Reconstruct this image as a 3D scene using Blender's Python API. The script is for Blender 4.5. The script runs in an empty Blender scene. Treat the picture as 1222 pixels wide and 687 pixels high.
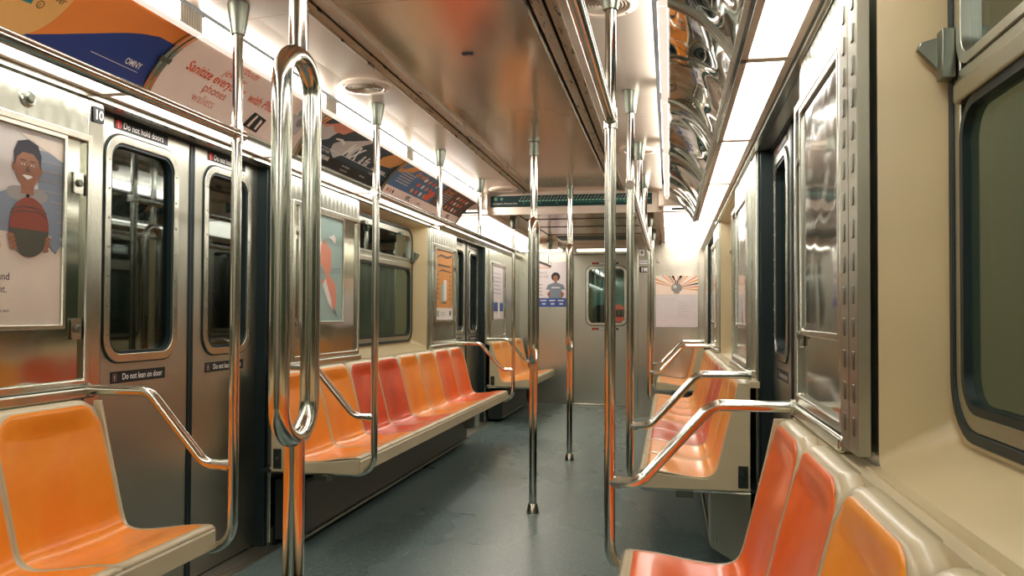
import bpy, bmesh, math, random
from mathutils import Vector, Matrix
from mathutils.geometry import tessellate_polygon
random.seed(4)
SC = bpy.context.scene
COL = SC.collection
PI = math.pi

# ------------------------------------------------------------------ materials
MATS = {}
def nt(name):
    m = bpy.data.materials.new(name); m.use_nodes = True
    n = m.node_tree; p = n.nodes['Principled BSDF']
    MATS[name] = m
    return m, n, p
def P(p, **k):
    names = dict(col='Base Color', met='Metallic', rough='Roughness', coat='Coat Weight', crough='Coat Roughness',
                 spec='Specular IOR Level', em='Emission Color', es='Emission Strength', ior='IOR', alpha='Alpha', aniso='Anisotropic')
    for a, v in k.items():
        if a in ('col', 'em'): v = (*v, 1) if len(v) == 3 else v
        p.inputs[names[a]].default_value = v
def coords(n, scale=(1, 1, 1)):
    tc = n.nodes.new('ShaderNodeTexCoord'); mp = n.nodes.new('ShaderNodeMapping')
    mp.inputs['Scale'].default_value = scale; mp.inputs['Location'].default_value = (.137, .211, .373)
    n.links.new(tc.outputs['Object'], mp.inputs['Vector'])
    return mp.outputs['Vector']
def noise(n, vec, scale, detail=4, rough=.55, dist=0):
    t = n.nodes.new('ShaderNodeTexNoise'); t.inputs['Scale'].default_value = scale
    t.inputs['Detail'].default_value = detail; t.inputs['Roughness'].default_value = rough
    t.inputs['Distortion'].default_value = dist
    n.links.new(vec, t.inputs['Vector']); return t.outputs['Fac']
def ramp(n, fac, stops):
    r = n.nodes.new('ShaderNodeValToRGB'); e = r.color_ramp.elements
    e[0].position, e[0].color = stops[0][0], (*stops[0][1], 1)
    e[1].position, e[1].color = stops[-1][0], (*stops[-1][1], 1)
    for pos, c in stops[1:-1]:
        q = e.new(pos); q.color = (*c, 1)
    n.links.new(fac, r.inputs['Fac']); return r.outputs['Color']
def mrange(n, fac, a, b, lo=0, hi=1):
    r = n.nodes.new('ShaderNodeMapRange'); r.inputs['From Min'].default_value = lo; r.inputs['From Max'].default_value = hi
    r.inputs['To Min'].default_value = a; r.inputs['To Max'].default_value = b
    n.links.new(fac, r.inputs['Value']); return r.outputs['Result']
def bump(n, p, h, strength, dist=.002):
    b = n.nodes.new('ShaderNodeBump'); b.inputs['Strength'].default_value = strength; b.inputs['Distance'].default_value = dist
    n.links.new(h, b.inputs['Height']); n.links.new(b.outputs['Normal'], p.inputs['Normal']); return b

def simple(name, col, rough=.5, met=0, coat=0, crough=.1, spec=.5, var=.0, vscale=9):
    m, n, p = nt(name); P(p, col=col, rough=rough, met=met, coat=coat, crough=crough, spec=spec)
    v = coords(n)
    f = noise(n, v, vscale, 4)
    if var:
        c = ramp(n, f, [(.3, tuple(x*(1-var) for x in col)), (.7, tuple(min(1, x*(1+var)) for x in col))])
        n.links.new(c, p.inputs['Base Color'])
    n.links.new(mrange(n, f, max(.02, rough*.8), min(1, rough*1.25)), p.inputs['Roughness'])
    return m
def steel(name, col, rough, streak=(160, 160, 2.0), bstr=.05, wav=0, flute=0, blotch=.06):
    m, n, p = nt(name); P(p, col=col, met=1, rough=rough)
    v = coords(n, streak); f = noise(n, v, 1.0, 6, .7)
    v2 = coords(n); g = noise(n, v2, 2.6, 5, .6, .4)
    add = n.nodes.new('ShaderNodeMath'); add.operation = 'ADD'
    n.links.new(mrange(n, f, -rough*.12, rough*.14, .25, .75), add.inputs[0])
    n.links.new(mrange(n, g, rough*.9, rough*1.15, .3, .7), add.inputs[1])
    n.links.new(add.outputs[0], p.inputs['Roughness'])
    c = ramp(n, g, [(.3, tuple(x*(1-blotch*2) for x in col)), (.7, tuple(min(1, x*(1+blotch)) for x in col))])
    n.links.new(c, p.inputs['Base Color'])
    h = f
    bb = bump(n, p, f, bstr, .0006)
    last = bb
    if wav:
        w = noise(n, v2, 3.2, 1, .4, .3)
        b2 = n.nodes.new('ShaderNodeBump'); b2.inputs['Strength'].default_value = wav; b2.inputs['Distance'].default_value = .02
        n.links.new(w, b2.inputs['Height']); n.links.new(b2.outputs['Normal'], last.inputs['Normal']); last = b2
    if flute:
        wv = n.nodes.new('ShaderNodeTexWave'); wv.bands_direction = 'Y'; wv.wave_profile = 'SIN'
        wv.inputs['Scale'].default_value = flute; wv.inputs['Distortion'].default_value = 0
        n.links.new(coords(n), wv.inputs['Vector'])
        b3 = n.nodes.new('ShaderNodeBump'); b3.inputs['Strength'].default_value = .3; b3.inputs['Distance'].default_value = .0025
        n.links.new(wv.outputs['Fac'], b3.inputs['Height']); n.links.new(b3.outputs['Normal'], last.inputs['Normal'])
    return m

ST = steel('brushed_steel', (.53, .54, .465), .30, wav=.08, blotch=.03)
STD = steel('door_steel', (.49, .495, .42), .34, streak=(120, 120, 1.0), wav=.04, bstr=.08, blotch=.03)
STM = steel('mirror_steel', (.50, .51, .43), .10, wav=.10, bstr=.02, blotch=.03)
STB = steel('polished_trim_steel', (.60, .605, .52), .22, wav=.03, streak=(20, 20, 20), bstr=.03, blotch=.03)
STF = steel('fluted_steel', (.52, .54, .46), .24, flute=5.5, wav=.08, bstr=.05, blotch=.03)
STH = steel('hinge_steel', (.40, .385, .30), .42, bstr=.05)
STG = steel('dark_socket_steel', (.20, .215, .175), .33)
m, n, p = nt('stainless_tube'); P(p, col=(.70, .70, .63), met=1, rough=.13); CHR = m
m, n, p = nt('ceiling_laminate')        # glossy bronze-beige ceiling sheet
P(p, col=(.70, .56, .42), met=.6, rough=.18)
v = coords(n, (2.0, .5, 1)); f = noise(n, v, 2.2, 3, .5)
n.links.new(mrange(n, f, .13, .21, .3, .7), p.inputs['Roughness'])
n.links.new(ramp(n, f, [(.3, (.66, .52, .38)), (.7, (.78, .63, .48))]), p.inputs['Base Color'])
bump(n, p, noise(n, coords(n, (1.2, .7, 1)), 2.0, 1), .10, .02)
CEIL = m
m, n, p = nt('side_ceiling_laminate')
P(p, col=(.78, .66, .54), met=.3, rough=.24)
v = coords(n, (2.0, .5, 1)); f = noise(n, v, 2.2, 3, .5)
n.links.new(ramp(n, f, [(.3, (.76, .65, .53)), (.7, (.84, .73, .62))]), p.inputs['Base Color'])
CEIL2 = m
def fibre(name, col, rough=.33):
    m, n, p = nt(name); P(p, col=col, rough=rough, coat=.25, crough=.18)
    f = noise(n, coords(n), 260, 2); g = noise(n, coords(n), 3, 4)
    n.links.new(ramp(n, g, [(.3, tuple(x*.93 for x in col)), (.7, tuple(x*1.05 for x in col))]), p.inputs['Base Color'])
    bump(n, p, f, .12, .0008); return m
BEI = fibre('beige_fibreglass', (.60, .50, .285))
BEI2 = fibre('seat_shell_beige', (.58, .50, .32), .36)
CRM = simple('cream_paint', (.74, .62, .50), .38, var=.05)
def gel(name, col, c2):
    m, n, p = nt(name); P(p, col=col, rough=.34, coat=.38, crough=.12, spec=.3)
    g = noise(n, coords(n), 5, 5, .65, .6)
    n.links.new(ramp(n, g, [(.32, c2), (.62, col)]), p.inputs['Base Color'])
    n.links.new(mrange(n, noise(n, coords(n), 30, 4), .07, .17, .3, .7), p.inputs['Coat Roughness'])
    return m
ORG = gel('orange_gelcoat', (.93, .315, .020), (.88, .255, .015))
ORL = gel('light_orange_gelcoat', (.95, .37, .035), (.91, .31, .028))
RED = gel('red_gelcoat', (.74, .085, .012), (.60, .055, .010))
REO = gel('orange_red_gelcoat', (.93, .165, .014), (.85, .125, .010))
m, n, p = nt('speckled_floor_sheet')
P(p, rough=.3, spec=.6)
f = noise(n, coords(n), 85, 0, .5); g = noise(n, coords(n, (1, .6, 1)), 2.0, 2, .5)
mix = n.nodes.new('ShaderNodeMixRGB'); mix.blend_type = 'MIX'
sp = mrange(n, f, 0, .45, .55, .80)
base = ramp(n, g, [(.15, (.095, .15, .147)), (.85, (.16, .215, .205))])
n.links.new(sp, mix.inputs['Fac']); n.links.new(base, mix.inputs['Color1']); mix.inputs['Color2'].default_value = (.32, .40, .38, 1)
n.links.new(mix.outputs['Color'], p.inputs['Base Color'])
n.links.new(mrange(n, g, .22, .34, .15, .85), p.inputs['Roughness'])
FLR = m
RUB = simple('black_rubber', (.008, .020, .022), .42, spec=.4)
BLK = simple('black_paint', (.012, .013, .013), .5)
DRK = simple('dark_underframe_metal', (.030, .040, .038), .4, met=.4)
TUN = simple('tunnel_concrete', (.035, .05, .05), .9, var=.4, vscale=2)
m, n, p = nt('heater_grille_metal')
P(p, col=(.05, .055, .05), met=.7, rough=.4)
vo = n.nodes.new('ShaderNodeTexVoronoi'); vo.inputs['Scale'].default_value = 75; vo.inputs['Randomness'].default_value = .15
n.links.new(coords(n), vo.inputs['Vector'])
n.links.new(ramp(n, vo.outputs['Distance'], [(.28, (.004, .004, .004)), (.42, (.12, .12, .10))]), p.inputs['Base Color'])
GRL = m
m, n, p = nt('window_glass')
n.nodes.remove(p); out = n.nodes['Material Output']
tr = n.nodes.new('ShaderNodeBsdfTransparent'); tr.inputs['Color'].default_value = (.42, .52, .48, 1)
gl = n.nodes.new('ShaderNodeBsdfGlossy'); gl.inputs['Roughness'].default_value = .03; gl.inputs['Color'].default_value = (.85, .95, .9, 1)
fr = n.nodes.new('ShaderNodeFresnel'); fr.inputs['IOR'].default_value = 1.65
mx = n.nodes.new('ShaderNodeMixShader')
n.links.new(mrange(n, fr.outputs['Fac'], .08, 1.0), mx.inputs['Fac']); n.links.new(tr.outputs[0], mx.inputs[1]); n.links.new(gl.outputs[0], mx.inputs[2])
n.links.new(mx.outputs[0], out.inputs['Surface'])
GLS = m
m, n, p = nt('grimy_window_glass')      # scratched, dusty pane of the big side windows
n.nodes.remove(p); out = n.nodes['Material Output']
df = n.nodes.new('ShaderNodeBsdfDiffuse'); df.inputs['Color'].default_value = (.07, .115, .08, 1)
gl = n.nodes.new('ShaderNodeBsdfGlossy'); gl.inputs['Roughness'].default_value = .06; gl.inputs['Color'].default_value = (.8, .9, .8, 1)
tr = n.nodes.new('ShaderNodeBsdfTransparent'); tr.inputs['Color'].default_value = (.4, .5, .45, 1)
m1 = n.nodes.new('ShaderNodeMixShader'); m1.inputs['Fac'].default_value = .55
n.links.new(tr.outputs[0], m1.inputs[1]); n.links.new(df.outputs[0], m1.inputs[2])
fr = n.nodes.new('ShaderNodeFresnel'); fr.inputs['IOR'].default_value = 1.6
m2 = n.nodes.new('ShaderNodeMixShader'); n.links.new(mrange(n, fr.outputs['Fac'], .05, 1), m2.inputs['Fac'])
n.links.new(m1.outputs[0], m2.inputs[1]); n.links.new(gl.outputs[0], m2.inputs[2]); n.links.new(m2.outputs[0], out.inputs['Surface'])
GLD = m
m, n, p = nt('wavy_clear_film')          # buckled glossy film over the right-hand card racks
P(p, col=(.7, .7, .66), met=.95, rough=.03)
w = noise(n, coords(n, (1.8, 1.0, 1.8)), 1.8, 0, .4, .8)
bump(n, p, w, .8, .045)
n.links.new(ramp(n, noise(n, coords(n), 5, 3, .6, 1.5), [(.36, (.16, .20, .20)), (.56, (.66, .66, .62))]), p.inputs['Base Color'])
FLM = m
m, n, p = nt('poster_acrylic')
P(p, col=(.26, .27, .24), met=.75, rough=.07)
bump(n, p, noise(n, coords(n), 5, 1, .4, .6), .25, .01)
ACR = m
def emit(name, col, s):
    m, n, p = nt(name); P(p, col=(.8, .8, .8), em=col, es=s, rough=.5); return m
LIT = emit('lit_diffuser', (1, .95, .88), 4.0)
LITU = emit('lit_upper_diffuser', (1, .945, .87), 6.5)
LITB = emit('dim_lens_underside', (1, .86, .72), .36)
LITF = emit('lit_far_diffuser', (1, .92, .80), 2.0)
RIB = simple('ribbed_diffuser_end', (.62, .58, .48), .35)
WHT = simple('white_print', (.88, .86, .82), .4)
REDG = emit('red_octagon_glow', (1, .06, .03), .7)
def ink(name, col, rough=.45): return simple(name, col, rough, coat=.08, crough=.15, var=.03, spec=.3)
I = dict(
 orange=ink('orange_ink', (.95, .30, .065)), yellow=ink('yellow_orange_ink', (.95, .55, .18)), blue=ink('blue_ink', (.025, .06, .26)),
 teal=ink('teal_ink', (.05, .27, .30)), black=ink('black_ink', (.015, .02, .02)), white=ink('white_ink', (.85, .83, .78)),
 pink=ink('pale_pink_paper', (.93, .76, .66)), rtext=ink('orange_red_ink', (.80, .13, .05)), navy=ink('navy_ink', (.03, .055, .07)),
 grey=ink('grey_ink', (.30, .28, .27)), skin=ink('brown_skin_ink', (.30, .13, .07)), pskin=ink('peach_ink', (.78, .36, .22)),
 red=ink('red_ink', (.62, .035, .02)), ball=ink('basketball_ink', (.25, .055, .03)), ball2=ink('ball_line_and_reflection_ink', (.07, .07, .05)),
 paper=ink('warm_paper', (.70, .62, .53)), lgrey=ink('light_grey_ink', (.60, .57, .54)), bluegrey=ink('blue_grey_ink', (.20, .24, .30)),
 mblue=ink('mid_blue_ink', (.09, .19, .36)), brown=ink('brown_ink', (.12, .07, .06)), ygold=ink('golden_ink', (.72, .34, .10)),
 sea=ink('sea_green_ink', (.34, .50, .46)), coral=ink('coral_ink', (.75, .30, .20)), lilac=ink('lilac_paper', (.72, .66, .70)),
 royal=ink('royal_blue_ink', (.05, .10, .34)), green=ink('line_green_ink', (.05, .30, .21)), dgreen=ink('dark_green_ink', (.008, .05, .045)),
 hair=ink('dark_hair_ink', (.02, .02, .03)))

# ------------------------------------------------------------------ mesh builder
def rr(x0, x1, y0, y1, r, n=7):
    out = []
    for cx, cy, a in ((x1-r, y1-r, 0), (x0+r, y1-r, 90), (x0+r, y0+r, 180), (x1-r, y0+r, 270)):
        for k in range(n+1):
            t = math.radians(a+90*k/n); out.append((cx+r*math.cos(t), cy+r*math.sin(t)))
    return out
def rect(x0, x1, y0, y1): return [(x0, y0), (x1, y0), (x1, y1), (x0, y1)]
def circ(cx, cy, r, n=24, ry=None):
    ry = ry or r
    return [(cx+r*math.cos(2*PI*k/n), cy+ry*math.sin(2*PI*k/n)) for k in range(n)]
def fillet(pts, rad, n=7):
    out = [Vector(pts[0])]
    for i in range(1, len(pts)-1):
        a, b, c = Vector(pts[i-1]), Vector(pts[i]), Vector(pts[i+1])
        u = (a-b).normalized(); v = (c-b).normalized()
        ang = u.angle(v); 
        d = min(rad/math.tan(ang/2), (a-b).length*.49, (c-b).length*.49); r = d*math.tan(ang/2)
        cen = b+(u+v).normalized()*(r/math.sin(ang/2))
        p0 = b+u*d-cen; p1 = b+v*d-cen
        tot = p0.angle(p1)
        for k in range(n+1):
            t = k/n
            out.append(cen+(p0*math.sin((1-t)*tot)+p1*math.sin(t*tot))/math.sin(tot))
    out.append(Vector(pts[-1])); return out
class MB:
    def __init__(s): s.v = []; s.f = []; s.m = []
    def add(s, vs, fs, m=0):
        o = len(s.v); s.v += [tuple(q) for q in vs]
        for f in fs: s.f.append([o+i for i in f]); s.m.append(m)
        return s
    def box(s, x0, x1, y0, y1, z0, z1, m=0):
        vs = [(x, y, z) for x in (x0, x1) for y in (y0, y1) for z in (z0, z1)]
        return s.add(vs, [(0,1,3,2), (4,6,7,5), (0,4,5,1), (2,3,7,6), (0,2,6,4), (1,5,7,3)], m)
    def tube(s, pts, r, m=0, seg=16, closed=False, caps=True):
        pts = [Vector(p) for p in pts]; N = len(pts); rings = []
        up = None
        for i, p in enumerate(pts):
            a = pts[(i-1) % N] if (closed or i > 0) else p
            b = pts[(i+1) % N] if (closed or i < N-1) else p
            t = (b-a).normalized()
            if up is None:
                up = Vector((0, 0, 1)) if abs(t.z) < .9 else Vector((1, 0, 0))
            up = (up-t*up.dot(t)).normalized(); w = t.cross(up)
            rad = r[i] if isinstance(r, (list, tuple)) else r
            rings.append([p+up*math.cos(2*PI*k/seg)*rad+w*math.sin(2*PI*k/seg)*rad for k in range(seg)])
        vs = [q for ring in rings for q in ring]; fs = []
        for i in range(N if closed else N-1):
            j = (i+1) % N
            for k in range(seg):
                l = (k+1) % seg; fs.append((i*seg+k, i*seg+l, j*seg+l, j*seg+k))
        if caps and not closed:
            fs.append(tuple(range(seg))[::-1]); fs.append(tuple((N-1)*seg+k for k in range(seg)))
        return s.add(vs, fs, m)
    def lathe(s, c, prof, m=0, seg=24, axis='z'):
        vs = []; fs = []
        for r, h in prof:
            for k in range(seg):
                a = 2*PI*k/seg; x, y = r*math.cos(a), r*math.sin(a)
                vs.append({'z': (c[0]+x, c[1]+y, c[2]+h), 'x': (c[0]+h, c[1]+x, c[2]+y), 'y': (c[0]+x, c[1]+h, c[2]+y)}[axis])
        for i in range(len(prof)-1):
            for k in range(seg):
                l = (k+1) % seg; fs.append((i*seg+k, i*seg+l, (i+1)*seg+l, (i+1)*seg+k))
        fs.append(tuple(range(seg))); fs.append(tuple((len(prof)-1)*seg+k for k in range(seg)))
        return s.add(vs, fs, m)
    def prism(s, loops, mp, d0, d1, m=0):
        tri = tessellate_polygon([[Vector((a, b, 0)) for a, b in l] for l in loops])
        flat = [q for l in loops for q in l]; N = len(flat)
        vs = [mp(a, b, d0) for a, b in flat]+[mp(a, b, d1) for a, b in flat]
        fs = [tuple(t) for t in tri]+[tuple(N+i for i in t) for t in tri]
        o = 0
        for l in loops:
            n = len(l)
            for k in range(n):
                j = (k+1) % n; fs.append((o+k, o+j, N+o+j, N+o+k))
            o += n
        return s.add(vs, fs, m)
    def flat(s, loops, mp, d, m=0, cut=None):
        if loops and isinstance(loops[0], tuple): loops = [loops]
        tri = tessellate_polygon([[Vector((a, b, 0)) for a, b in l] for l in loops])
        pts = [q for l in loops for q in l]
        return s.flatmesh(pts, tri, mp, d, m, cut)
    def flatmesh(s, pts, faces, mp, d, m=0, cut=None):
        if cut:
            bm = bmesh.new(); vs = [bm.verts.new((a, b, 0)) for a, b in pts]
            for f in faces:
                try: bm.faces.new([vs[i] for i in f])
                except ValueError: pass
            lo = min(b for a, b in pts); hi = max(b for a, b in pts)
            k = math.floor(lo/cut)+1
            while k*cut < hi:
                bmesh.ops.bisect_plane(bm, geom=bm.verts[:]+bm.edges[:]+bm.faces[:], plane_co=(0, k*cut, 0), plane_no=(0, 1, 0), dist=1e-6); k += 1
            bm.verts.index_update()
            pts = [(q.co.x, q.co.y) for q in bm.verts]; faces = [[q.index for q in f.verts] for f in bm.faces]; bm.free()
        return s.add([mp(a, b, d) for a, b in pts], faces, m)
    def text(s, string, mp, u, v, size, d, m=0, align='LEFT', cut=None, shear=0, sx=1, bold=0):
        cu = bpy.data.curves.new('glyphs', 'FONT'); cu.body = string; cu.size = size; cu.align_x = align
        cu.shear = shear; cu.resolution_u = 3; cu.offset = bold; cu.fill_mode = 'FRONT' if hasattr(cu, 'fill_mode') else cu.fill_mode
        ob = bpy.data.objects.new('glyphs', cu); COL.objects.link(ob)
        dg = bpy.context.evaluated_depsgraph_get(); me = ob.evaluated_get(dg).to_mesh()
        pts = [(u+q.co.x*sx, v+q.co.y) for q in me.vertices]; fs = [list(f.vertices) for f in me.polygons]
        ob.evaluated_get(dg).to_mesh_clear(); bpy.data.objects.remove(ob); bpy.data.curves.remove(cu)
        if pts: s.flatmesh(pts, fs, mp, d, m, cut)
        return s
    def grid(s, fn, nu, nv, m=0):
        vs = [fn(i/nu, j/nv) for i in range(nu+1) for j in range(nv+1)]
        fs = [(i*(nv+1)+j, (i+1)*(nv+1)+j, (i+1)*(nv+1)+j+1, i*(nv+1)+j+1) for i in range(nu) for j in range(nv)]
        return s.add(vs, fs, m)
    def build(s, name, mats, parent=None, bevel=0, ang=35, solid=0, **props):
        me = bpy.data.meshes.new(name)
        vs = s.v
        if parent is not None:
            inv = world(parent).inverted(); vs = [tuple(inv @ Vector(q)) for q in vs]
        me.from_pydata(vs, [], s.f)
        if not isinstance(mats, (list, tuple)): mats = [mats]
        for q in mats: me.materials.append(q)
        for pl, mi in zip(me.polygons, s.m): pl.material_index = mi; pl.use_smooth = True
        bm = bmesh.new(); bm.from_mesh(me); bmesh.ops.recalc_face_normals(bm, faces=bm.faces[:]); bm.to_mesh(me); bm.free()
        me.set_sharp_from_angle(angle=math.radians(ang)); me.update()
        o = bpy.data.objects.new(name, me); COL.objects.link(o)
        if parent is not None: o.parent = parent
        if bevel:
            b = o.modifiers.new('bevel', 'BEVEL'); b.width = bevel; b.segments = 2; b.limit_method = 'ANGLE'; b.angle_limit = math.radians(40)
        if solid:
            b = o.modifiers.new('thickness', 'SOLIDIFY'); b.thickness = solid; b.offset = -1
        for k, q in props.items(): o[k] = q
        return o
def world(o):
    M = Matrix.LocRotScale(o.location, o.rotation_euler, o.scale)
    return world(o.parent) @ M if o.parent else M
def thing(name, loc, label=None, cat=None, group=None, kind=None, rz=0):
    o = bpy.data.objects.new(name, None); COL.objects.link(o); o.empty_display_size = .05
    o.location = loc; o.rotation_euler = (0, 0, rz)
    return tag(o, label, cat, group, kind)
def tag(o, label=None, cat=None, group=None, kind=None):
    if label: o['label'] = label
    if cat: o['category'] = cat
    if group: o['group'] = group
    if kind: o['kind'] = kind
    return o
def wall(s, x0):          # u along the wall, v height, d towards the room
    return lambda u, v, d: (s*(x0-d), u, v)
def wallr(s, x0):         # the same for lettering, so that it reads the right way round
    return (lambda u, v, d: (-(x0-d), u, v)) if s < 0 else (lambda u, v, d: (x0-d, -u, v))
def endw(y0): return lambda u, v, d: (u, y0-d, v)
SIDE = {-1: 'left', 1: 'right'}
ORD = ['first', 'second', 'third', 'fourth', 'fifth', 'sixth', 'seventh', 'eighth']

# ------------------------------------------------------------------ layout (metres; X across, Y down the car, Z up)
YB, YE = -2.6, 10.6          # rear wall, end wall
YBULK = 6.7                  # bulkhead with the line map
YCAB = 9.45
DOORS = [(2.52, 3.745), (7.34, 8.55)]
DOORS_ALL = [(-2.30, -1.10)] + DOORS
RECESS = [(.12, 1.63), (4.92, 6.42)]
XW, XD, XR, XC = 1.17, 1.235, 1.30, 1.15
ZH = 1.885                   # underside of the header

# ---------------- floor
fl = MB().box(-1.32, 1.32, YB, YE+.1, -.06, 0).build('floor', FLR); tag(fl, kind='structure')
th = 0
for s in (-1, 1):
    for (a, b) in DOORS:
        t = MB().box(*sorted((s*1.10, s*1.235)), a-.02, b+.02, 0, .006)
        for k in range(5): t.box(*sorted((s*(1.115+.022*k), s*(1.122+.022*k))), a, b, .006, .009)
        th += 1
        tag(t.build('door_threshold', steel('threshold_aluminium', (.62, .60, .53), .38) if 'threshold_aluminium' not in MATS else MATS['threshold_aluminium'], bevel=.001),
            'ribbed aluminium threshold strip under the %s %s sliding doors' % ('near' if a < 4 else 'far', SIDE[s]), 'door threshold', 'door thresholds')

# ---------------- side walls
for s in (-1, 1):
    w = MB(); M = wall(s, XW)
    solids = []
    edges = sorted(DOORS_ALL+RECESS); y = YB
    for (a, b) in edges:
        if a > y: solids.append((y, a))
        y = b
    solids.append((y, YE))
    for (a, b) in solids: w.prism([rect(a, b, 0, ZH)], M, -.20, 0)
    for (a, b) in RECESS:
        w.prism([rect(a, b, 0, .87)], M, -.20, 0)
    w.prism([rect(YB, YE, ZH, 2.25)], M, -.20, 0)          # header, runs over doors and recesses
    o = w.build('wall_'+SIDE[s], ST); tag(o, kind='structure')
    # beige reveal of each window recess
    for i, (a, b) in enumerate(RECESS):
        r = MB(); o_ = rr(a, b, .872, ZH-.002, .02); i_ = rr(a+.012, b-.012, .925, 1.86, .05)
        n_ = len(o_)
        r.add([M(u, v, .0) for u, v in o_]+[M(u, v, -.13) for u, v in i_], [(k, (k+1) % n_, n_+(k+1) % n_, n_+k) for k in range(n_)])
        r.prism([i_, rr(a+.018, b-.018, .935, 1.852, .10)], M, -.13, -.15)
        r.prism([rect(a, b, .845, .872)], M, -.01, .022)   # front lip of the sill
        tag(r.build('trim_%d' % (1+i+(2 if s > 0 else 0)), BEI, bevel=0, ang=50), kind='structure')
    # header moulding and black edge below it
    h = MB(); h.prism([[(1.128, 1.925), (1.172, 1.90), (1.172, 1.955), (1.128, 1.955)]], lambda u, v, d: (s*u, d, v), YB, YBULK-.01)
    h.prism([[(1.145, 1.885), (1.172, 1.885), (1.172, 1.90), (1.145, 1.905)]], lambda u, v, d: (s*u, d, v), YB, YBULK-.01)
    h.prism([[(1.128, 1.925), (1.172, 1.885), (1.172, 1.955), (1.128, 1.955)]], lambda u, v, d: (s*u, d, v), YBULK-.01, YE)
    tag(h.build('trim_%d' % (5 if s < 0 else 6), STB), kind='structure')
    # skirting under the seats
    b_ = MB()
    for (a, b) in ((YB+.01, 2.45), (3.76, 7.28), (8.58, YE-.01)): b_.prism([rect(a, b, 0, .09)], M, 0, .02)
    tag(b_.build('baseboard_'+SIDE[s], DRK), kind='structure')

# ---------------- big side windows
def window(s, a, b, num):
    M = wall(s, XR)
    T = thing('window_%d' % num, (s*XR, (a+b)/2, .94), kind='structure')
    a0, b0, z0, z1 = a+.016, b-.016, .935, 1.85
    MB().prism([rr(a0, b0, z0, z1, .11), rr(a0+.02, b0-.02, z0+.02, z1-.02, .095)], M, -.02, .012).build('outer_gasket', RUB, T, bevel=.003)
    MB().prism([rr(a0+.02, b0-.02, z0+.02, z1-.02, .095), rr(a0+.05, b0-.05, z0+.05, z1-.045, .075)], M, -.02, .008).build('window_frame', STD, T, bevel=.003)
    zt = 1.53
    MB().prism([rr(a0+.05, b0-.05, z0+.05, zt-.0, .07), rr(a0+.066, b0-.066, z0+.066, zt-.016, .055)], M, -.02, .010).build('pane_gasket', RUB, T, bevel=.002)
    MB().prism([rect(a0+.045, b0-.045, zt, zt+.035)], M, -.02, .018).prism([rect(a0+.045, b0-.045, zt+.035, zt+.06)], M, -.02, .010).build('transom_bar', STD, T, bevel=.004)
    MB().prism([rr(a0+.058, b0-.058, z0+.058, zt-.008, .06)], M, -.010, -.004).build('window_pane', GLD, T)
    MB().prism([rr(a0+.05, b0-.05, zt+.06, z1-.045, .05), rr(a0+.072, b0-.072, zt+.078, z1-.062, .04)], M, -.02, .014).build('hopper_frame', STD, T, bevel=.003)
    MB().prism([rr(a0+.065, b0-.065, zt+.07, z1-.055, .04)], M, -.010, -.004).build('hopper_pane', GLS, T)
    for yy, q in ((a0+.03, 1), (b0-.03, -1)):
        L = MB(); L.box(*sorted((s*(XR-.012), s*(XR-.035))), yy-.016, yy+.016, zt+.05, zt+.14)
        L.add([(s*(XR-.02), yy+.01*-q, zt+.055), (s*(XR-.02), yy-.01*q, zt+.135), (s*(XR-.062), yy-.015*q, zt+.125), (s*(XR-.068), yy-.015*q, zt+.112),
               (s*(XR-.02), yy+.01*-q+.012, zt+.055), (s*(XR-.02), yy-.01*q+.012, zt+.135), (s*(XR-.062), yy-.015*q+.012, zt+.125), (s*(XR-.068), yy-.015*q+.012, zt+.112)],
              [(0,1,2,3), (4,5,6,7), (0,1,5,4), (1,2,6,5), (2,3,7,6), (3,0,4,7)])
        L.build('hopper_latch', STG, T, bevel=.002)
    for yy in (a0+.35, b0-.35):
        MB().box(*sorted((s*(XR-.012), s*(XR-.04))), yy-.03, yy+.03, z1-.075, z1-.05).lathe((s*(XR-.03), yy, z1-.06), [(.0, -.04), (.008, -.04), (.008, .04), (0, .04)], axis='y', seg=10).build('hopper_catch', STG, T)
k = 0
for s in (-1, 1):
    for (a, b) in RECESS:
        k += 1; window(s, a, b, k)

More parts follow.
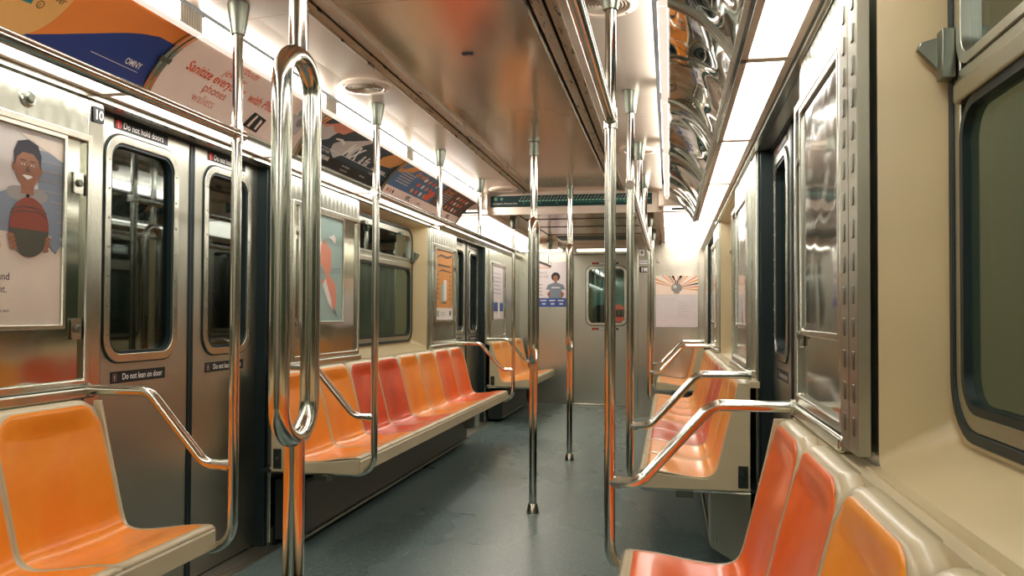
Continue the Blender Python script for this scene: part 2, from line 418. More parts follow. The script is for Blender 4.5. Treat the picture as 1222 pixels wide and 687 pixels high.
# ---------------- sliding doors
def ring(M, o, i, d0, d1): return MB().prism([o, i], M, d0, d1)
def door(s, a, b, num):
    M = wall(s, XD); R = wallr(s, XD)
    T = thing('door_%d' % num, (s*XD, (a+b)/2, 0), kind='structure')
    mid = (a+b)/2+.03*(1 if a < 4 else 1)
    for (p, q) in ((a-.02, mid-.018), (mid+.018, b+.02)):
        near = p < mid-.1
        p1, q1 = (p, q)
        wy0, wy1 = (a+.085, mid-.10) if near else (mid+.085, b-.085)
        wz0, wz1 = .965, 1.825
        outer = rr(wy0, wy1, wz0, wz1, .095)
        L = MB().prism([rect(p1, q1, .012, ZH+.02), rr(wy0+.02, wy1-.02, wz0+.02, wz1-.02, .08)], M, -.045, 0).build('door_leaf', STD, T, bevel=.002)
        ring(M, outer, rr(wy0+.005, wy1-.005, wz0+.005, wz1-.005, .092), -.004, .004).build('window_gasket', RUB, L)
        w1 = ring(M, rr(wy0+.005, wy1-.005, wz0+.005, wz1-.005, .092), rr(wy0+.036, wy1-.036, wz0+.036, wz1-.036, .065), -.03, .010)
        w1.build('window_frame', STB, L, bevel=.003)
        sc = MB()
        for k_ in range(7):
            for yy in (wy0+.024, wy1-.024): sc.lathe((s*(XD-.0105), yy, wz0+.11+k_*.107), [(.004, -.001), (.004, .0012), (.002, .002)], axis='x', seg=8)
        sc.build('frame_screws', STG, L, kind='stuff')
        ring(M, rr(wy0+.036, wy1-.036, wz0+.036, wz1-.036, .065), rr(wy0+.046, wy1-.046, wz0+.046, wz1-.046, .058), -.03, .004).build('glazing_seal', RUB, L)
        MB().prism([rr(wy0+.040, wy1-.040, wz0+.040, wz1-.040, .06)], M, -.022, -.016).build('window_pane', GLS, L)
        # warning labels above and below the glass
        c = (wy0+wy1)/2-.01; uc = c if s < 0 else -c
        st = MB(); st.flat(rect(uc-.165, uc+.165, 1.838, 1.877), R, .0012, 0); st.flat(circ(uc-.138, 1.858, .0175), R, .0022, 2)
        st.text('!', R, uc-.145, 1.845, .030, .003, 1)
        st.text('Do not hold doors', R, uc-.113, 1.847, .0345, .0022, 1, bold=.0006, sx=.93)
        st.build('warning_sticker', [I['black'], WHT, I['red']], L, label='black sticker with red disc reading Do not hold doors')
        st = MB(); st.flat(rect(uc-.165, uc+.165, .892, .936), R, .0012, 0); st.flat(rr(uc-.155, uc-.128, .898, .930, .005), R, .002, 2)
        st.text('!', R, uc-.147, .902, .028, .003, 1)
        st.text('Do not lean on door', R, uc-.10, .904, .0335, .0022, 1, bold=.0004, sx=.86)
        st.build('warning_sticker', [I['black'], WHT, I['brown']], L, label='black sticker reading Do not lean on door')
    for (yy, y2) in ((mid-.018, mid-.001), (mid+.001, mid+.018)):
        MB().prism([rect(yy, y2, .012, ZH+.02)], M, -.05, .006).build('edge_seal', RUB, T, bevel=.004)
    for (yy, y2) in ((a-.002, a+.016), (b-.016, b+.002)):
        MB().prism([rect(yy, y2, 0, ZH)], M, -.01, .055).build('jamb_seal', RUB, T, bevel=.003)
    MB().prism([rect(a, b, ZH-.008, ZH)], M, -.01, .014).build('header_seal', RUB, T)
k = 0
for s in (-1, 1):
    for (a, b) in DOORS_ALL:
        k += 1; door(s, a, b, k)
# dark door pockets: side faces of the openings
for s in (-1, 1):
    for i, (a, b) in enumerate(DOORS):
        pk = MB(); 
        for yy, y2 in ((a-.004, a), (b, b+.004)): pk.box(*sorted((s*1.172, s*1.30)), yy-.002, y2+.002, 0, ZH)
        tag(pk.build('trim_%d' % (7+i+(2 if s > 0 else 0)), RUB), kind='structure')
        ps = MB()
        for yy, y2 in ((a-.085, a-.012), (b+.012, b+.20 if b < 5 else b+.12)):
            ps.prism([rect(yy, y2, .02, ZH)], wall(s, XW), 0, .008)
        tag(ps.build('trim_%d' % (11+i+(2 if s > 0 else 0)), STB, bevel=.003), kind='structure')

# ---------------- stainless advertising frames between doors and windows
def ad_frame(s, a, b, hinge, label, poster=None, empty=False, high_lock=False):
    M = wall(s, XC)
    T = thing('advertising_cabinet', (s*XW, (a+b)/2, .9), label, 'advertising frame', 'stainless advertising frames on the side walls')
    z0, z1 = .905, 1.755
    MB().prism([rect(a, b, .875, ZH-.005)], wall(s, XW), 0, .012).build('backing_panel', STF, T, bevel=.002)
    MB().prism([rect(a+.02, b-.02, z0+.02, z1-.02)], wall(s, XW), .012, .016).build('inner_panel', STM, T)
    fr_ = MB()
    fr_.prism([rect(a, b, z0, z1), rect(a+.026, b-.026, z0+.026, z1-.026)], M, -.012, .012).build('frame', STB, T, bevel=.004)
    MB().prism([rect(a-.02, b+.02, .868, .903)], M, -.018, .022).build('belt_rail', STB, T, bevel=.006)
    H = MB()
    for hy in ((a-.162, a-.080) if empty else ()):
        o_ = .012
        H.prism([rect(hy, hy+.074, .885, ZH-.06)], M, -.01, .014)
        zz = .92
        while zz < ZH-.11:
            H.prism([rect(hy+o_+.014, hy+o_+.030, zz, zz+.036)], M, .012, .0165, 1); zz += .064
    if empty: H.build('piano_hinge', [STH, STG], T, bevel=.0015)
    # locks
    ly = a+.045 if hinge > 0 else b-.055
    for zz in (1.10, 1.585):
        q = MB().prism([rr(ly-.022, ly+.022, zz-.035, zz+.035, .006)], M, -.002, .004).build('lock_plate', STB, T, bevel=.001)
        MB().lathe((s*(XC-.004), ly, zz), [(.013, 0), (.013, -s*.006), (.010, -s*.009)], axis='x', seg=16).build('lock_cylinder', STG, q)
    if high_lock:
        ly2 = b-.27
        q = MB().lathe((s*(XW-.012), ly2, 1.815), [(.030, 0), (.030, -s*.004), (.026, -s*.006)], axis='x', seg=24).build('lock_escutcheon', STB, T)
        MB().lathe((s*(XW-.018), ly2, 1.815), [(.019, 0), (.019, -s*.006), (.013, -s*.012)], axis='x', seg=20).build('lock_cylinder', STG, q)
    return T
POST = {}
def poster_frame(T, s, a, b, z0=1.115, z1=1.715):
    M = wall(s, XC)
    MB().prism([rect(a-.016, b+.016, z0-.016, z1+.03), rect(a, b, z0, z1)], M, -.006, .010).build('poster_holder', STB, T, bevel=.003)

fr1 = ad_frame(-1, 1.66, 2.43, -1, 'stainless advertising frame with boy poster, before the near left doors', high_lock=True)
poster_frame(fr1, -1, 1.72, 2.30)
fr2 = ad_frame(-1, 3.94, 4.86, 1, 'stainless advertising frame with sea-green poster, beyond the near left doors')
poster_frame(fr2, -1, 4.02, 4.60)
fr3 = ad_frame(-1, 6.47, 7.26, -1, 'stainless advertising frame with orange poster, before the far left doors')
poster_frame(fr3, -1, 6.60, 7.12)
fr4 = ad_frame(-1, 8.72, 9.55, 1, 'stainless advertising frame with lilac poster, beyond the far left doors')
poster_frame(fr4, -1, 8.86, 9.40)
fr5 = ad_frame(1, 1.805, 2.45, -1, 'stainless advertising frame nearest the camera on the right wall, with mirror-like cover', empty=True)
poster_frame(fr5, 1, 1.86, 2.36)
fr6 = ad_frame(1, 3.94, 4.86, 1, 'stainless advertising frame on the right wall beyond the near right doors')
poster_frame(fr6, 1, 4.02, 4.60)
fr7 = ad_frame(1, 6.47, 7.26, -1, 'stainless advertising frame on the right wall before the far right doors')
poster_frame(fr7, 1, 6.60, 7.12)

def L(M, d0=.0): return lambda u, v, d: M(u, v, d0+d)
# posters (flat prints)
WM = wallr(-1, XC-.0005)
def poster(name, mats, draw, label, cat='poster', group='posters in the stainless frames'):
    b = MB(); draw(b); return tag(b.build(name, mats), label, cat, group)
def boy(b):
    u0, u1, z0, z1 = 1.72, 2.30, 1.115, 1.715; M = WM
    b.prism([rect(u0, u1, z0, z1)], M, -.002, .0, 0)
    b.flat(rect(u0, u1, 1.395, z1), M, .0005, 1)
    b.flat(rect(2.20, u1, 1.395, 1.66), M, .001, 2)
    for k_ in range(8): b.flat(rect(2.20, u1, 1.41+.031*k_, 1.414+.031*k_), M, .0014, 3)
    b.flat(rect(u0, 1.96, 1.44, 1.66), M, .001, 3); b.flat(rect(1.76, 1.90, 1.46, 1.6), M, .0014, 2)
    b.flat([(2.12, 1.70), (2.30, 1.64), (2.30, 1.70)], M, .0014, 0)
    cx = 2.155
    b.flat([(cx-.14, 1.395), (cx-.145, 1.47), (cx-.10, 1.51), (cx-.03, 1.535), (cx+.035, 1.535), (cx+.09, 1.51), (cx+.125, 1.47), (cx+.13, 1.395)], M, .0018, 2)
    b.flat(circ(cx-.035, 1.515, .045, 20, .022), M, .002, 3); b.flat(circ(cx+.04, 1.515, .045, 20, .022), M, .002, 3)
    b.flat(rect(cx-.024, cx+.026, 1.515, 1.56), M, .0022, 4)
    b.flat(circ(cx, 1.598, .050, 28, .062), M, .0026, 4)
    b.flat([(cx-.052, 1.595), (cx-.055, 1.64), (cx-.04, 1.672), (cx, 1.684), (cx+.04, 1.672), (cx+.055, 1.64), (cx+.052, 1.595), (cx+.042, 1.625), (cx+.02, 1.642), (cx-.02, 1.642), (cx-.042, 1.625)], M, .003, 5)
    b.flat(circ(cx-.052, 1.594, .008, 12, .014), M, .0024, 4); b.flat(circ(cx+.052, 1.594, .008, 12, .014), M, .0024, 4)
    for q in (-.019, .019):
        b.flat(circ(cx+q, 1.605, .0075, 12, .0028), M, .0032, 6); b.flat(circ(cx+q, 1.605, .0030, 10), M, .0034, 5)
        b.flat(rect(cx+q-.011, cx+q+.011, 1.616, 1.619), M, .0032, 5)
    b.flat([(cx-.004, 1.60), (cx-.009, 1.583), (cx+.009, 1.583), (cx+.004, 1.60)], M, .0032, 8)
    b.flat([(cx-.022, 1.571), (cx, 1.560), (cx+.022, 1.571), (cx+.012, 1.574), (cx-.012, 1.574)], M, .0034, 6)
    b.flat([(cx-.145, 1.44), (cx-.17, 1.36), (cx-.13, 1.335), (cx-.10, 1.37), (cx-.11, 1.42)], M, .0022, 2)
    b.flat([(cx+.125, 1.44), (cx+.145, 1.37), (cx+.12, 1.34), (cx+.09, 1.37)], M, .0022, 2)
    b.flat(circ(2.165, 1.415, .078, 36, .092), M, .004, 7)
    b.flat([(2.165+.078*math.cos(t), 1.415+.092*math.sin(t)) for t in [PI+.08+k_*(PI-.16)/18 for k_ in range(19)]], M, .0044, 9)  # dark lower half paints the cover's reflection onto the ball
    for w_ in (0, .012): b.flat([(2.095, 1.45+w_), (2.13, 1.462+w_), (2.20, 1.463+w_), (2.235, 1.45+w_), (2.235, 1.453+w_), (2.20, 1.466+w_), (2.13, 1.465+w_), (2.095, 1.453+w_)], M, .0048, 9)
    for q in (0, 1, 2, 3):
        b.flat(circ(2.092+.004*q, 1.365-.012*q+.02, .014, 10, .007), M, .005, 4); b.flat(circ(2.240-.003*q, 1.365-.012*q+.02, .012, 10, .007), M, .005, 4)
    b.flat([(1.96, 1.37), (2.06, 1.345), (2.055, 1.365), (1.96, 1.395)], M, .0022, 10)
    b.text('play and', M, 2.095, 1.25, .032, .001, 5, 'RIGHT'); b.text('moment.', M, 2.085, 1.212, .032, .001, 5, 'RIGHT'); b.text('Terms may apply', M, 2.095, 1.155, .012, .001, 5, 'RIGHT')
poster('advertising_poster', [I['paper'], I['lgrey'], I['bluegrey'], I['grey'], I['skin'], I['hair'], I['white'], I['ball'], I['brown'], I['ball2'], I['ygold']], boy,
       'poster of a smiling boy holding a basketball, nearest poster on the left wall')
def koi(b):
    M = WM; b.prism([rect(4.02, 4.60, 1.115, 1.715)], M, -.002, 0, 0)
    b.flat([(4.10, 1.60), (4.20, 1.50), (4.30, 1.46), (4.36, 1.52), (4.26, 1.60), (4.18, 1.64)], M, .001, 1)
    b.flat([(4.24, 1.50), (4.38, 1.36), (4.44, 1.42), (4.44, 1.52), (4.34, 1.58)], M, .0015, 2)
    b.flat([(4.40, 1.60), (4.50, 1.57), (4.48, 1.62)], M, .0015, 1); b.flat(circ(4.48, 1.59, .02), M, .002, 1)
    b.flat([(4.30, 1.34), (4.42, 1.20), (4.50, 1.18), (4.52, 1.24), (4.50, 1.33), (4.42, 1.38)], M, .0015, 2)
    b.flat([(4.32, 1.32), (4.40, 1.22), (4.46, 1.18), (4.44, 1.24), (4.36, 1.36)], M, .002, 1)
    for k_ in range(3): b.flat([(4.06, 1.40+.012*k_), (4.3, 1.385+.012*k_), (4.58, 1.40+.012*k_), (4.58, 1.404+.012*k_), (4.3, 1.389+.012*k_), (4.06, 1.404+.012*k_)], M, .001, 3)
    b.flat([(4.46, 1.17), (4.53, 1.14), (4.50, 1.19)], M, .0025, 3)
poster('advertising_poster', [I['sea'], I['white'], I['coral'], I['bluegrey']], koi, 'sea-green poster with white and coral fish shapes, beyond the near left doors')
def orp(b):
    M = WM; b.prism([rect(6.60, 7.12, 1.115, 1.715)], M, -.002, 0, 0)
    b.flat(rect(6.60, 7.12, 1.115, 1.215), M, .001, 1)
    b.flat([(6.62, 1.64), (6.75, 1.68), (6.95, 1.67), (7.1, 1.69), (7.1, 1.67), (6.95, 1.65), (6.75, 1.66)], M, .001, 2)
    b.flat(rect(6.66, 7.06, 1.575, 1.59), M, .001, 2); b.flat([(6.65, 1.52), (6.8, 1.55), (7.08, 1.54), (7.08, 1.53), (6.8, 1.535)], M, .001, 2)
    b.flat(rr(6.76, 6.88, 1.26, 1.42, .01), M, .001, 3); b.flat(rr(6.84, 6.94, 1.28, 1.46, .01), M, .0015, 1); b.flat(rect(6.78, 6.92, 1.255, 1.265), M, .002, 4)
    for k_ in range(6): b.flat(rect(6.645, 6.675, 1.29+.04*k_, 1.305+.04*k_), M, .001, 2); b.flat(rect(7.03, 7.06, 1.29+.04*k_, 1.305+.04*k_), M, .001, 2)
    b.flat(rect(6.63, 6.70, 1.14, 1.19), M, .0015, 3); b.flat(rect(6.76, 6.90, 1.17, 1.176), M, .0015, 3); b.flat(rect(6.76, 6.90, 1.15, 1.156), M, .0015, 3); b.flat(rect(7.03, 7.08, 1.15, 1.19), M, .0015, 4)
poster('advertising_poster', [I['ygold'], I['white'], I['brown'], I['sea'], I['black']], orp, 'orange poster with a white strip along its foot, before the far left doors')
def lil(b):
    M = WM; b.prism([rect(8.86, 9.40, 1.115, 1.715)], M, -.002, 0, 0)
    b.flat(rect(8.86, 9.40, 1.20, 1.30), M, .001, 1); b.flat(rect(9.12, 9.22, 1.13, 1.34), M, .002, 2)
    for k_ in range(6): b.flat(rect(8.90, 9.32-.03*(k_ % 3), 1.40+.045*k_, 1.408+.045*k_), M, .001, 3)
poster('advertising_poster', [I['lilac'], I['royal'], I['white'], I['bluegrey']], lil, 'lilac poster with a blue band, on the left wall past the far left doors')
for (a, b_, lb) in ((1.86, 2.36, 'blank glossy poster cover in the frame nearest the camera on the right'), (4.02, 4.60, 'blank glossy poster cover on the right wall beyond the near doors'), (6.60, 7.12, 'blank glossy poster cover on the right wall before the far doors')):
    q = MB(); q.prism([rect(a, b_, 1.115, 1.715)], wall(1, XC), -.002, .002)
    tag(q.build('poster_cover', ACR), lb, 'poster cover', 'glossy poster covers on the right wall')
# car-wall number plate
NM = wallr(-1, XW-.0125)
q = MB().prism([rr(2.452, 2.505, 1.812, 1.866, .004)], NM, -.001, .0015, 0); q.text('10', NM, 2.4785, 1.822, .046, .0025, 1, 'CENTER', bold=.001)
tag(q.build('number_plate', [I['black'], WHT]), 'small black plate with white number 10 left of the near left doors', 'number plate')

# ---------------- ceiling
c = MB()
def cprof(pts, y0, y1, m, t=.012):
    for s in (-1, 1):
        for (x0, za), (x1, zb) in zip(pts, pts[1:]):
            c.add([(s*x0, y0, za), (s*x1, y0, zb), (s*x1, y1, zb), (s*x0, y1, za), (s*x0, y0, za+t), (s*x1, y0, zb+t), (s*x1, y1, zb+t), (s*x0, y1, za+t)],
                  [(0,1,2,3), (4,5,6,7), (0,1,5,4), (1,2,6,5), (2,3,7,6), (3,0,4,7)], m)
cuts = [YB, -1.0, .9, 2.55, 4.18, 5.9, YBULK]
for y0, y1 in zip(cuts, cuts[1:]):
    g = .002
    c.box(-.315, .315, y0+g, y1-g, 2.19, 2.202, 0)
    cprof([(.425, 2.176), (.60, 2.166), (.728, 2.15)], y0+g, y1-g, 1)
    cprof([(.332, 2.186), (.372, 2.184)], y0, y1, 3, .008)
    cprof([(.384, 2.183), (.416, 2.180)], y0, y1, 3, .008)
c.box(-1.35, 1.35, YB, YBULK, 2.25, 2.27, 2)
for s in (-1, 1):
    for x0, x1 in ((.315, .318), (.416, .4245)): c.box(*sorted((s*x0, s*x1)), YB, YBULK, 2.172, 2.25, 3)
    c.box(*sorted((s*.312, s*.430)), YB, YBULK, 2.215, 2.25, 2)
m, n, p = nt('stained_vent_metal'); P(p, rough=.35, met=.6)
f = noise(n, coords(n, (60, 9, 1)), 1.0, 5, .7); n.links.new(ramp(n, f, [(.38, (.035, .03, .022)), (.42, (.52, .45, .34))]), p.inputs['Base Color'])
VNT = m
tag(c.build('ceiling', [CEIL, CEIL2, BLK, VNT]), kind='structure')
# far, lower ceiling and bulkhead
c = MB()
c.box(-.72, .72, YBULK, YBULK+.03, 2.0, 2.2, 0)
c.box(-.80, .80, YBULK+.03, YCAB, 2.035, 2.05, 1)
for y in (7.35, 8.0, 8.75): c.box(-.52, .52, y, y+.01, 2.030, 2.036, 2)
for x in (-.52, .51): c.box(x, x+.008, YBULK+.05, 8.9, 2.030, 2.036, 2)
c.box(-.45, .36, 8.95, 9.40, 2.028, 2.036, 3)
c.box(-1.17, 1.17, YCAB, YE, 2.035, 2.05, 1)
tag(c.build('trim_15', [CEIL2, CEIL, BLK, simple('dark_green_vent', (.05, .08, .07), .5)]), kind='structure')
# small sunken latch in the ceiling
q = MB().box(-.022, .022, 3.10, 3.12, 2.182, 2.192, 0).box(-.006, .01, 3.105, 3.115, 2.180, 2.183, 1)
tag(q.build('ceiling_latch', [BLK, STB]), 'small dark latch sunk in the middle of the glossy ceiling', 'latch')

# ---------------- light strips and card racks along both sides
LA = math.hypot(.195, .18)
def adp(s, off=0):
    def f(u, v, d):
        t = v/LA; bx = .965-.195*t; bz = 1.91+.18*t; b = .026*4*t*(1-t)-off-d
        return (s*(bx+.678*b), u if s < 0 else u, bz+.735*b)
    return f
JO = [-2.3, -1.0, .15, 1.30, 2.46, 3.58, 4.74, 6.55]
def where(y0): 
    return {-2.3: 'behind the camera', -1.0: 'behind the camera, next one up', .15: 'beside the camera', 1.30: 'nearest the camera', 2.46: 'over the near doors', 3.58: 'over the middle bench near end', 4.74: 'over the middle bench far half'}[y0]
for s in (-1, 1):
    for y0, y1 in zip(JO, JO[1:]):
        if y1 < .2: pass
        # upper fitting: a near vertical lit face above the cards
        T = thing('ceiling_light', (s*.745, y0, 2.15), 'upper %s white light strip above the advert cards, %s' % (SIDE[s], where(y0)), 'light', 'upper light strips')
        U = lambda u, v, d: (s*(.748-d), u, 2.088+.060*v)
        MB().prism([rect(y0+.01, y1-.14, 0, 1)], U, -.012, 0).build('diffuser', LITU, T)
        e = MB()
        for k_ in range(9): e.prism([rect(y1-.138+k_*.014, y1-.128+k_*.014, 0, 1)], U, -.008, .002)
        e.prism([rect(y1-.14, y1-.008, 0, 1)], U, -.012, -.004).build('ribbed_end_cap', RIB, T)
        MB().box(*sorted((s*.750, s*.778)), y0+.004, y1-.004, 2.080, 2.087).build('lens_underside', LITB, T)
        # card rack
        A = adp(s, -.006); N = 14
        T = thing('card_rack', (s*.965, y0, 1.91), 'curved %s advert card rack, %s' % (SIDE[s], where(y0)), 'card rack', 'advert card racks')
        MB().grid(lambda i, j: A(y0+.008+(y1-y0-.016)*i, LA*j, -.012), 2, N).build('back_plate', DRK, T)
        for yy in (y0+.004, y1-.020):
            r_ = MB(); r_.prism([rect(0, 1, 0, 1)], lambda a_, b_, c_: (0, 0, 0), 0, 0); r_ = MB()
            for j in range(N):
                v0, v1 = LA*j/N, LA*(j+1)/N
                r_.prism([rect(yy, yy+.016, v0, v1)], A, -.012, .010)
            r_.build('end_rib', STH if s > 0 else STB, T)
        if s < 0:
            q = MB(); q.prism([rect(y1-.035, y1+.02, .115, .135)], A, .010, .016)
            q.build('rib_clip', STG, T)
        b_ = MB(); b_.prism([[(.960, 1.904), (.972, 1.892), (.988, 1.896), (.985, 1.912), (.964, 1.918)]], lambda u, v, d: (s*u, d, v), y0+.004, y1-.004)
        b_.build('bottom_rail', STB, T, bevel=.002)
        # lower fitting
        T = thing('ceiling_light', (s*1.06, y0, 1.91), 'lower %s white light panel beside the advert cards, %s' % (SIDE[s], where(y0)), 'light', 'lower light panels')
        MB().box(*sorted((s*1.010, s*1.118)), y0+.02, y1-.02, 1.906, 1.916).build('diffuser', LIT, T)
        f_ = MB(); f_.box(*sorted((s*.988, s*1.010)), y0+.003, y1-.003, 1.900, 1.912).box(*sorted((s*1.118, s*1.140)), y0+.003, y1-.003, 1.902, 1.920)
        f_.box(*sorted((s*.988, s*1.140)), y0+.003, y0+.02, 1.900, 1.912).box(*sorted((s*.988, s*1.140)), y1-.02, y1-.003, 1.900, 1.912)
        f_.build('light_frame', CRM, T, bevel=.002)
# advert cards, left side (printed curved sheets)
AL = adp(-1, -.004)
def card(y0, y1, mats, draw, label):
    b = MB(); b.flat(rect(y0+.022, y1-.022, .004, LA-.004), AL, 0, 0, cut=.02); draw(b, AL)
    return tag(b.build('advert_card', mats, solid=0), label, 'advertisement', 'advert cards in the left rack')
C_ = .02
def clipu(poly, lo, hi): return [(min(max(a, lo), hi), min(max(b_, .005), LA-.005)) for a, b_ in poly]
def c1(b, A):
    b.flat(clipu([(1.90, .005), (2.438, .005), (2.438, .185), (2.366, .184), (2.30, .165), (2.252, .145), (2.147, .095), (2.047, .052), (1.95, .015)], 1.3, 2.44), A, .001, 1, cut=C_)
    b.flat(clipu(circ(1.86, .135, .145, 40), 1.3, 2.44), A, .0014, 2, cut=C_)
    b.flat([(1.62, .13), (1.80, .083), (1.90, .090), (1.89, .16), (1.86, .25), (1.68, .25)], A, .002, 3, cut=C_)
    b.text('from', A, 1.935, .165, .034, .002, 4, cut=C_); b.text("Discover", A, 1.895, .128, .034, .002, 4, cut=C_, sx=.75)
    b.flat([circ(1.925, .100, .012), circ(1.925, .100, .010)], A, .002, 4); b.text('))', A, 1.918, .095, .014, .002, 4)
    b.text('OMNY', A, 2.315, .052, .030, .002, 5, bold=.0006, cut=C_, sx=.86)
    b.flat(rect(2.17, 2.39, .040, .0418), A, .002, 5)
card(1.30, 2.46, [I['orange'], I['blue'], I['yellow'], I['teal'], I['black'], I['white']], c1, 'orange, yellow and blue advert card reading OMNY, nearest in the left rack')
def c2(b, A):
    b.text('Sanitize everything', A, 2.575, .127, .058, .001, 1, cut=C_, bold=.001, sx=.88)
    b.text('with PhoneSoap', A, 3.0, .124, .058, .001, 1, cut=C_, bold=.001, sx=.98)
    b.text('earbuds', A, 2.77, .218, .050, .001, 1, cut=C_, sx=1.05); b.text('jewelry', A, 2.76, .172, .050, .001, 1, cut=C_, sx=1.05)
    b.text('phones', A, 2.73, .080, .052, .001, 1, cut=C_); b.text('wallets', A, 2.70, .032, .052, .001, 2, cut=C_)
    b.flat([(3.08, .025), (3.20, .018), (3.22, .085), (3.11, .095)], A, .0015, 3, cut=C_)
    b.flat([(3.11, .03), (3.13, .028), (3.15, .085), (3.135, .088)], A, .002, 0, cut=C_); b.flat([(3.17, .03), (3.185, .028), (3.20, .07), (3.18, .08)], A, .002, 0, cut=C_)
    b.flat(rr(3.34, 3.50, .08, .17, .01), A, .0015, 4, cut=C_); b.flat(circ(3.40, .20, .03), A, .0015, 5, cut=C_); b.flat(circ(3.46, .155, .035), A, .002, 6, cut=C_)
    b.flat([(3.38, .03), (3.50, .028), (3.50, .05), (3.38, .055)], A, .002, 1, cut=C_)
card(2.46, 3.58, [I['pink'], I['rtext'], I['coral'], I['black'], I['lgrey'], I['sea'], I['grey']], c2, 'pale pink advert card with red lettering Sanitize everything, over the near left doors')
def c3(b, A):
    b.flat(rect(3.602, 4.718, .004, .062), A, .0006, 5, cut=C_)
    b.flat([(3.61, .20), (3.66, .215), (3.74, .26), (3.90, .26), (3.86, .20), (3.76, .19), (3.70, .215), (3.66, .19)], A, .001, 3, cut=C_)
    b.flat([(3.61, .10), (3.61, .20), (3.70, .215), (3.80, .20), (3.78, .14), (3.72, .11)], A, .0008, 1, cut=C_)
    b.flat([(3.88, .09), (3.86, .13), (3.90, .16), (4.02, .20), (4.12, .25), (4.18, .25), (4.10, .16), (4.02, .09), (3.96, .06)], A, .001, 1, cut=C_)
    b.flat([(3.84, .165), (3.90, .175), (3.96, .16), (3.96, .145), (3.90, .16), (3.84, .155)], A, .0012, 2, cut=C_)
    b.text('MIX', A, 4.02, .098, .120, .0014, 2, cut=C_, shear=.35, bold=.005, sx=.78); b.text('& fix', A, 4.24, .095, .080, .0014, 2, cut=C_, shear=.3, sx=.85, bold=.002)
    b.flat([(4.47, .14), (4.44, .19), (4.50, .25), (4.715, .25), (4.715, .205), (4.66, .155), (4.56, .145)], A, .001, 4, cut=C_)
    b.text('BETTER TOGETHER', A, 3.64, .070, .022, .0014, 2, cut=C_, sx=1.3); b.text('EVERYDAY WEAR', A, 3.64, .035, .030, .0014, 2, cut=C_, bold=.001, sx=1.2)
    b.flat(rect(3.62, 4.70, .0925, .095), A, .0012, 2); b.text('new colours', A, 4.10, .04, .02, .0014, 2, cut=C_); b.text('in store now', A, 4.10, .018, .018, .0014, 2, cut=C_)
    b.text('see more', A, 4.36, .03, .02, .0014, 2, cut=C_); b.flat(rect(4.45, 4.66, .095, .115), A, .0012, 1, cut=C_); b.text('today', A, 4.45, .065, .03, .0014, 1, cut=C_)
card(3.58, 4.74, [I['navy'], I['lgrey'], I['white'], I['coral'], I['ygold'], I['black']], c3, 'dark navy advert card with large white slanted lettering, above the middle left bench')
def c4(b, A):
    b.flat(rect(5.68, 6.525, .004, LA-.004), A, .0005, 3, cut=C_); b.flat(rect(4.765, 6.525, .004, .058), A, .001, 2, cut=C_)
    b.flat([(4.765, .19), (4.84, .20), (4.90, .25), (5.02, .255), (4.98, .20), (4.90, .19), (4.84, .165), (4.765, .165)], A, .0012, 4, cut=C_)
    for q0 in (0, .98):
        b.text('Eat well', A, 5.05+q0*.72, .195, .062, .002, 4, cut=C_, bold=.001)
        for k_ in range(5): b.flat(rect(4.86+q0*.92, 5.10+q0*.92, .10+.02*k_, .107+.02*k_), A, .002, 5)
        for i_ in range(4):
            for j_ in range(3): b.flat(circ(5.22+q0*.86+.09*i_+.03*j_, .09+.055*j_, .026, 12, .018), A, .002, (4, 6, 7)[(i_+j_) % 3], cut=C_)
    b.flat([(5.50, .07), (5.60, .07), (5.66, .13), (5.60, .16), (5.52, .12)], A, .0024, 6, cut=C_)
    b.text('NYC', A, 5.20, .015, .042, .002, 8, cut=C_, bold=.002); b.text('health', A, 5.45, .018, .03, .002, 8, cut=C_); b.text('NYC', A, 6.20, .015, .042, .002, 8, cut=C_, bold=.002)
    for k_ in range(3): b.flat(circ(4.84+.05*k_, .03, .014, 10), A, .002, (6, 4, 8)[k_])
card(4.74, 6.55, [I['mblue'], I['navy'], I['pink'], I['brown'], I['ygold'], I['lgrey'], I['rtext'], I['white'], I['black']], c4, 'long blue and brown advert card with food pictures, farthest in the left rack')
for s in (1,):
    AR = adp(1, -.004)
    for y0, y1 in zip(JO[2:], JO[3:]):
        b = MB(); b.grid(lambda i, j: AR(y0+.022+(y1-y0-.044)*i, .004+(LA-.008)*j, .0), 20, 10)
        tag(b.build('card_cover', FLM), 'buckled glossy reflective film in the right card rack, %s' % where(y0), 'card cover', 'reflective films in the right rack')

# far light fittings beyond the bulkhead
for s in (-1, 1):
    ye = YCAB
    for i, (y0, y1) in enumerate(((YBULK+.02, 7.95), (7.95, ye-.01))):
        T = thing('ceiling_light', (s*.95, y0, 2.0), '%s stepped white light panel beyond the line map, %s one' % (SIDE[s], ('nearer', 'farther')[i]), 'light', 'stepped light panels past the bulkhead')
        pr = [(.735, 2.005), (.955, 2.005), (1.02, 1.925), (1.128, 1.925)]
        top = [(x, z+.012) for x, z in pr][::-1]
        MB().prism([pr+top], lambda u, v, d: (s*u, d, v), y0+.012, y1-.004).build('diffuser', LITF, T)
        MB().box(*sorted((s*.70, s*.738)), y0+.004, y1, 2.0, 2.034).build('inner_frame', CRM, T, bevel=.003)
        pr2 = [(.70, 1.998), (.958, 1.998), (1.022, 1.918), (1.135, 1.918)]; top = [(x, z+.012) for x, z in pr2][::-1]
        MB().prism([pr2+top], lambda u, v, d: (s*u, d, v), y0, y0+.012).build('cross_rib', CRM, T)
    e = MB().prism([[(.70, 2.03), (.70, 2.20), (1.17, 2.20), (1.17, 1.95), (1.0, 1.95), (.93, 2.03)]], lambda u, v, d: (s*u, d, v), 6.56, YBULK)
    tag(e.build('trim_%d' % (16 if s < 0 else 17), CEIL2), kind='structure')

